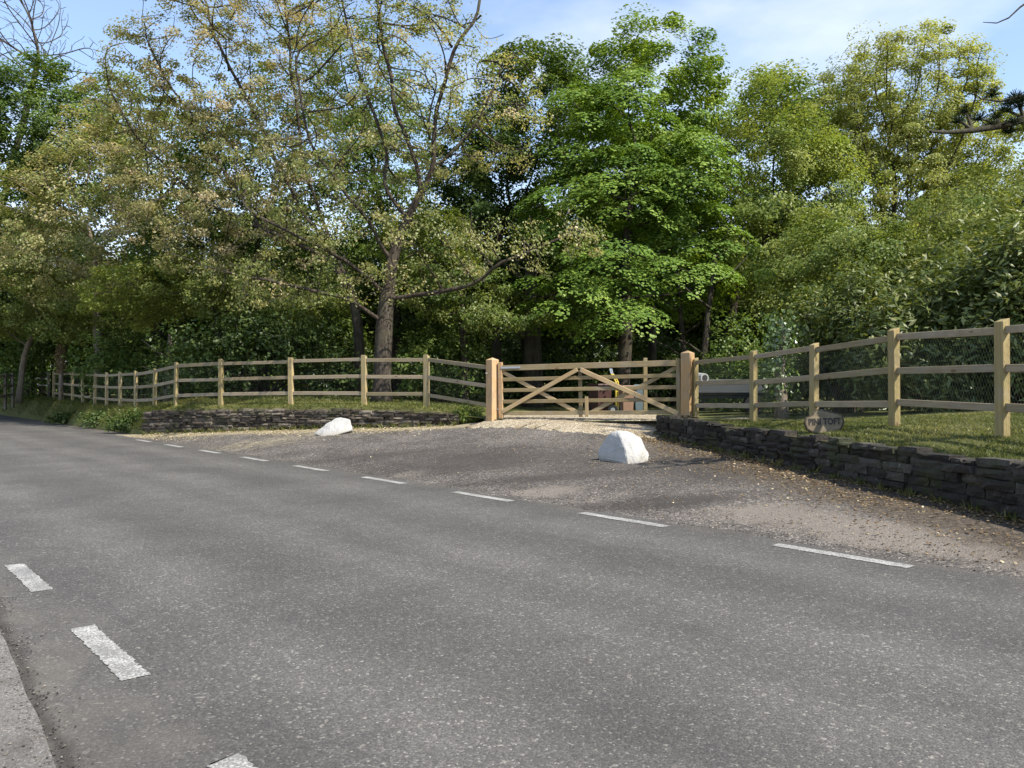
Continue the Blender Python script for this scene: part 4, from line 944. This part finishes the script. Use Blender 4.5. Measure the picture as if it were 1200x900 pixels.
# ------------------------------------------------------------------ things standing behind the gate and fence
PL = dict(maroon=m_plain('maroon_plastic', (.055, .024, .02), .5), tan=m_plain('tan_plastic', (.22, .13, .085), .55), slate=m_plain('slate_plastic', (.13, .17, .19), .5), black=m_plain('black_rubber', (.02, .02, .02), .7), yellow=m_plain('yellow_paint', (.5, .37, .05), .5), silver=m_plain('bare_metal', (.55, .55, .56), .35, .8), white=m_plain('white_plastic', (.34, .34, .32), .5), grey=m_plain('grey_panel', (.085, .09, .092), .55), red=m_plain('red_plastic', (.3, .03, .03), .5))
def bin_(u, d, h, w, mat, label, rz):
    b = gpt(u, d); b[2] += .05; r = empty('wheelie_bin', b, rz, label, 'bin', 'bins behind the gate')
    m = MB(); m.box((0, 0, h*.47), (w*.8, w*.85, h*.8)); m.v = [(x*(1.2 if z > h*.5 else 1), y*(1.2 if z > h*.5 else 1), z) for x, y, z in m.v]; m.build('body', PL[mat], r, .02, seg=2)
    m = MB(); m.box((0, -.02, h*.9), (w*1.06, w*1.12, .05), None, .93); m.build('lid', PL[mat], r, .012, seg=2)
    m = MB(); m.tube([(-w*.35, w*.6, h*.86), (w*.35, w*.6, h*.86)], .015, 8); m.build('handle', PL['black'], r)
    for s in (-1, 1): m = MB(); m.cyl((s*w*.42, w*.42, .1), .1, .05, 16, 'x'); m.build('wheel', PL['black'], r)
    return r
bin_(703, 22, .88, .5, 'maroon', 'dark maroon wheelie bin behind the gate, left of the yellow hand truck', .5)
bin_(734, 21.5, .82, .36, 'tan', 'tan brown bin behind the gate, directly right of the yellow hand truck', .2)
bin_(750, 22, .84, .34, 'slate', 'slate grey bin behind the gate, rightmost of the three', -.1)
b = gpt(723, 20.6); b[2] += .05; ht = empty('hand_truck', b, math.radians(70), 'yellow hand truck with black wheels standing upright behind the gate', 'hand truck')
for s in (-1, 1):
    m = MB(); m.tube([(s*.13, 0, .1), (s*.13, 0, .85), (s*.11, .08, 1.0), (s*.09, .13, 1.06)], .022, 8); m.build('side_rail', PL['yellow'], ht, smooth=True)
    m = MB(); m.cyl((s*.19, .06, .13), .13, .06, 18, 'x'); w_ = m.build('wheel', PL['black'], ht); m = MB(); m.cyl((s*.19, .06, .13), .06, .075, 14, 'x'); m.build('hub', PL['white'], w_)
    m = MB(); m.tube([(s*.09, .13, 1.06), (s*.09, .17, 1.2)], .022, 8); m.build('grip', PL['silver'], ht)
m = MB(); m.box((0, -.1, .03), (.34, .22, .012)); m.build('toe_plate', PL['silver'], ht)
for z in (.35, .6, .85): m = MB(); m.tube([(-.13, 0, z), (.13, 0, z)], .014, 8); m.build('cross_bar', PL['yellow'], ht)
# narrow post standing behind the gate
pp = gpt(756, 20.2); m = MB(); m.box((0, 0, .72), (.1, .1, 1.55)); o = m.build('timber_post', M['gate'], None, .008); o.location = pp; tag(o, 'lone timber post standing behind the right part of the gate', 'post')
# low trailer behind the first bay of the right fence
tb_ = gpt(868, 17.6); tr = empty('trailer', (tb_[0], tb_[1], tb_[2]+.05), math.radians(-14), 'low grey flatbed trailer parked behind the right fence next to gate post', 'trailer')
m = MB(); m.box((0, 0, .64), (2.2, .04, .3)); m.build('side_panel', PL['grey'], tr, .008); m = MB(); m.box((0, 1.1, .64), (2.2, .04, .3)); m.build('side_panel', PL['grey'], tr, .008)
for s in (-1, 1): m = MB(); m.box((s*1.08, .55, .64), (.04, 1.05, .3)); m.build('end_panel', PL['grey'], tr, .008)
m = MB(); m.box((0, .55, .47), (2.18, 1.1, .04)); m.build('bed', PL['black'], tr, .005)
m = MB(); m.box((0, .1, .4), (2.1, .06, .08)); m.box((0, 1.0, .4), (2.1, .06, .08)); m.build('chassis', PL['black'], tr, .005)
for s in (0, 1): m = MB(); m.cyl((.3, .02+s*1.08, .22), .22, .14, 20, 'y'); w_ = m.build('wheel', PL['black'], tr); m = MB(); m.cyl((.3, .02+s*1.08, .22), .11, .16, 14, 'y'); m.build('rim', PL['red'], w_)
m = MB(); m.tube([(1.1, .55, .42), (1.75, .55, .4)], .03, 8); m.build('drawbar', PL['black'], tr)
pt = MB(); a_ = np.linspace(0, 1, 9); pt.tube([(0, -.13+.26*t, 0) for t in a_], [.10+.02*t for t in a_], 20); o = pt.build('plant_pot', PL['white'], None, smooth=False)
q = at(822, 443, 17.4); o.location = q; o.rotation_euler = (0, 0, .35); tag(o, 'small round white pot lying on its side on the grey trailer', 'pot')
pt = MB(); pt.cyl((0, -.132, 0), .07, .006, 18, 'y'); pt.build('opening_shade', PL['black'], o)  # flat black disc on the closed end, painted shade of the pot's inside

# ------------------------------------------------------------------ grass, fallen leaves
def blades(name, XY, zf, hgt, mat, rng, wid=.006, lean=.5):
    N = len(XY); z = zf(XY[:, 0], XY[:, 1]); a = rng.uniform(0, 6.28, N); h = hgt*rng.uniform(.4, 1.25, N); side = np.stack([np.cos(a), np.sin(a), a*0], -1)
    ln = np.stack([rng.normal(0, lean, N)*h, rng.normal(0, lean, N)*h, h], -1); p = np.stack([XY[:, 0], XY[:, 1], z-.005], -1); w = wid*rng.uniform(.7, 1.4, N)[:, None]
    V = np.stack([p-side*w, p+side*w, p+ln*.55+side*w*.8, p+ln*.55-side*w*.8], 1)
    V2 = np.stack([p+ln*.55-side*w*.8, p+ln*.55+side*w*.8, p+ln*np.array([1.3, 1.3, .95])+side*w*.1, p+ln*np.array([1.3, 1.3, .95])-side*w*.1], 1)
    V = np.concatenate([V, V2], 1).reshape(-1, 3); hue_ = np.repeat(np.clip(rng.normal(.45, .22, N)+.25*np.sin(XY[:, 0]*2.3)*np.sin(XY[:, 1]*1.9), 0, 1), 2)
    o = link(name, fast_mesh(name, V, 4, np.arange(len(V)), {'hue': ('FACE', hue_)}), M[mat]); return tag(o, kind='stuff')
rng = np.random.default_rng(31)
k = 60000; t = rng.uniform(-.2, 11, k)*1.; w = rng.uniform(.08, 2.2, k); XY = Cn[None]+dW[None]*t[:, None]+nW[None]*(.12+w)[:, None]*np.clip(.55+t[:, None]*.12, .5, 1.2)
blades('verge_grass', XY, z_ga, .038, 'grass', rng, .0045)
k = 22000; t = rng.uniform(0, 1, k); w = rng.uniform(-.16, 1.4, k); XY = lerp(A2, B2, t[:, None]*1.0)+np.array([.43, .9])[None]*(.28+w)[:, None]; blades('verge_grass', XY, z_ga, .06, 'grass', rng, .006)
k = 34000; s = 23+rng.random(k)**1.5*36; n = rng.uniform(6.62, 8.3, k); XY = s[:, None]*DV+n[:, None]*NV
def z_bank(x, y):
    n = x*NV[0]+y*NV[1]; s = x*DV[0]+y*DV[1]; tz = z_ga(s*DV[0]+7*NV[0], s*DV[1]+7*NV[1]); t = np.clip((n-6.58)/.44, 0, 1); return np.where(n < 7.0, tz*t**.7, z_ga(x, y))
blades('bank_grass', XY, z_bank, .15, 'grass', rng, .008, .7)
k = 30000; XY = np.stack([rng.uniform(-11, 0, k), rng.uniform(18.5, 30, k)], -1); ok = (XY[:, 1] > 17.6-.48*XY[:, 0]*1.02+.6); blades('lawn_grass', XY[ok], z_ga, .09, 'grass', rng, .012)
def litter(name, XY, zf, size, mat, rng, hue_=(.5, .28)):
    N = len(XY); z = zf(XY[:, 0], XY[:, 1])+.008+rng.random(N)*.012
    o = link(name, leaves(name, np.stack([XY[:, 0], XY[:, 1], z], -1), np.tile([0, 0, 1.], (N, 1)), size*rng.uniform(.5, 1.4, N), KITE, rng.normal(*hue_, N), rng, droop=0, jit=.3), M[mat]); return tag(o, kind='stuff')
k = 8000; t = rng.uniform(-.2, 11, k); w = np.abs(rng.normal(0, 1, k))**1.3*.6+.02; w = np.where(np.sin(t*2.1+1)*np.sin(w*3.+t*.9)+rng.normal(0, .6, k) > -.2, w, w*.3); XY = Cn[None]+dW[None]*t[:, None]-nW[None]*w[:, None]; ok = ((XY @ NV) > 6.3); litter('fallen_leaves', XY[ok], z_ap, .03, 'litter', rng, (.3, .3))
k = 7000; t = rng.uniform(0, 1, k); w = np.abs(rng.normal(0, .55, k))+.02; q_ = np.sin(t*41)*np.sin(t*23+w*5)+rng.normal(0, .5, k) > -.1; t, w = t[q_], w[q_]; XY = lerp(A2, B2, t[:, None])-np.array([.43, .9])[None]*w[:, None]; ok = ((XY @ NV) > 6.2); litter('dry_straw', XY[ok], z_ap, .034, 'straw', rng, (.55, .25))
k = 3800; XY = np.stack([rng.uniform(-4, 4, k), rng.uniform(8, 16, k)], -1); n = XY @ NV; ok = (n > 6.5) & (XY[:, 0] < 2.65+(14.5-XY[:, 1])*.22); ok &= rng.random(k) < np.clip(.25+.13*(XY[:, 0]+1), .06, .9)
litter('scattered_leaves', XY[ok], z_ap, .022, 'litter', rng, (.45, .3))

def grit(name, XY, Z, size, mat, rng):
    N = len(XY); o6 = np.array([(1, 0, 0), (-1, 0, 0), (0, 1, 0), (0, -1, 0), (0, 0, .7), (0, 0, -.7)]); f8 = np.array([(0, 2, 4), (2, 1, 4), (1, 3, 4), (3, 0, 4), (2, 0, 5), (1, 2, 5), (3, 1, 5), (0, 3, 5)])
    V = np.stack([XY[:, 0], XY[:, 1], Z], -1)[:, None]+(size*rng.uniform(.4, 1.4, N))[:, None, None]*o6[None]*rng.uniform(.6, 1.2, (N, 6, 1))
    o = link(name, fast_mesh(name, V.reshape(-1, 3), 3, (f8[None]+np.arange(N)[:, None, None]*6).reshape(-1), {'hue': ('FACE', np.repeat(rng.random(N), 8))}), M[mat]); return tag(o, kind='stuff')
k = 5200; s = rng.uniform(.2, 22, k); n = 6.2+np.abs(rng.normal(0, .45, k))+.05*np.sin(s*5); XY = s[:, None]*DV+n[:, None]*NV; grit('loose_grit', XY, z_ap(XY[:, 0], XY[:, 1])+.002, .008, 'grit', rng)
k = 2600; s = rng.uniform(.5, 12, k); n = .66+.057*np.clip(s-3.15, -4, 4)-.05+rng.normal(0, .055, k)+.02*np.sin(s*7); XY = s[:, None]*DV+n[:, None]*NV; grit('gutter_grit', XY, np.full(k, .008), .0055, 'grit', rng)
k = 1500; s = rng.uniform(1.5, 4.2, k); n = rng.normal(.2, .16, k); XY = s[:, None]*DV+n[:, None]*NV; grit('pavement_grit', XY, np.full(k, .012), .006, 'grit', rng)
k = 1200; q_ = rng.choice(2, k); c_ = np.array([[1.82, 12.9], [-3.9, 18.1]]); oc = [o for o in bpy.data.objects if o.name.startswith('boulder')]; c_ = np.array([[o.location.x, o.location.y+.05] for o in oc])
a = rng.uniform(0, 6.28, k); r0 = np.array([.36, .30])[None]*(1+np.abs(rng.normal(0, .28, k)))[:, None]; XY = c_[q_]+r0*np.stack([np.cos(a), np.sin(a)], -1); grit('boulder_grit', XY, z_ap(XY[:, 0], XY[:, 1])+.004, .010, 'grit', rng)
k = 700; t = (rng.integers(0, 26, k)*.41+rng.normal(0, .05, k)) % 10.5; w = np.abs(rng.normal(0, .04, k))+.01; XY = Cn[None]+dW[None]*t[:, None]-nW[None]*w[:, None]; blades('wall_weeds', XY, z_ap, .10, 'grass', rng, .006, .6)
k = 900; t = (rng.integers(0, 30, k)/30+rng.normal(0, .006, k)) % 1.; w = np.abs(rng.normal(0, .06, k))+.01; XY = lerp(A2, B2, t[:, None])-np.array([.43, .9])[None]*w[:, None]; blades('wall_weeds', XY, z_ap, .12, 'grass', rng, .008, .6)

# ------------------------------------------------------------------ light, sky, camera
AZ = math.atan2(-.63, .78); EL = math.radians(48)
sd = Vector((math.cos(AZ)*math.cos(EL), math.sin(AZ)*math.cos(EL), math.sin(EL)))
sun = bpy.data.lights.new('sun', 'SUN'); sun.energy = 4.3; sun.angle = math.radians(.55); sun.color = (1, .94, .83)
so = bpy.data.objects.new('sun', sun); COL.objects.link(so); so.rotation_euler = sd.to_track_quat('Z', 'Y').to_euler(); so.location = (20, -20, 30)
w = bpy.data.worlds.new('World'); SC.world = w; w.use_nodes = True; nt = w.node_tree; nt.nodes.clear()
sky = nt.nodes.new('ShaderNodeTexSky'); sky.sky_type = 'NISHITA'; sky.sun_disc = False; sky.sun_elevation = EL; sky.sun_rotation = math.pi/2-AZ; sky.air_density = 1.; sky.dust_density = .25; sky.ozone_density = 2.2
bg = nt.nodes.new('ShaderNodeBackground'); bg.inputs[1].default_value = .135
tc = nt.nodes.new('ShaderNodeTexCoord'); mp = nt.nodes.new('ShaderNodeMapping'); mp.inputs['Scale'].default_value = (1., 1., 2.6); mp.inputs['Location'].default_value = (1.35, .6, .2)
nz = nt.nodes.new('ShaderNodeTexNoise'); nz.inputs['Scale'].default_value = 2.1; nz.inputs['Detail'].default_value = 8; nz.inputs['Roughness'].default_value = .55
mr = nt.nodes.new('ShaderNodeMapRange'); mr.inputs[1].default_value = .48; mr.inputs[2].default_value = .74; mr.inputs[3].default_value = 0.1; mr.inputs[4].default_value = .75
mx = nt.nodes.new('ShaderNodeMix'); mx.data_type = 'RGBA'; mx.inputs[7].default_value = (4.3, 4.5, 4.8, 1)
L = nt.links.new
L(tc.outputs['Generated'], mp.inputs[0]); L(mp.outputs[0], nz.inputs['Vector']); L(nz.outputs['Fac'], mr.inputs[0])
sx = nt.nodes.new('ShaderNodeSeparateXYZ'); L(tc.outputs['Generated'], sx.inputs[0])
hz_ = nt.nodes.new('ShaderNodeMapRange'); hz_.interpolation_type = 'SMOOTHSTEP'; hz_.inputs[1].default_value = .08; hz_.inputs[2].default_value = .36; hz_.inputs[3].default_value = .75; hz_.inputs[4].default_value = 0; L(sx.outputs[2], hz_.inputs[0])
mxm = nt.nodes.new('ShaderNodeMath'); mxm.operation = 'MAXIMUM'; L(hz_.outputs[0], mxm.inputs[0]); L(mr.outputs[0], mxm.inputs[1]); L(mxm.outputs[0], mx.inputs[0]); L(sky.outputs[0], mx.inputs[6]); L(mx.outputs[2], bg.inputs[0])
ow = nt.nodes.new('ShaderNodeOutputWorld'); L(bg.outputs[0], ow.inputs[0])

cam = bpy.data.cameras.new('camera'); co = bpy.data.objects.new('camera', cam); COL.objects.link(co); SC.camera = co
cam.sensor_width = 36; cam.lens = F/1200*36; cam.shift_y = 5/1200; cam.clip_end = 3000; cam.clip_start = .05
co.location = (0, 0, H); co.rotation_euler = (math.radians(90), 0, 0)
SC.view_settings.view_transform = 'Standard'; SC.view_settings.look = 'None'; SC.view_settings.exposure = 1.06; SC.view_settings.gamma = 1
SC.view_settings.use_curve_mapping = False
SC.cycles.max_bounces = 8; SC.cycles.diffuse_bounces = 3; SC.cycles.transmission_bounces = 4
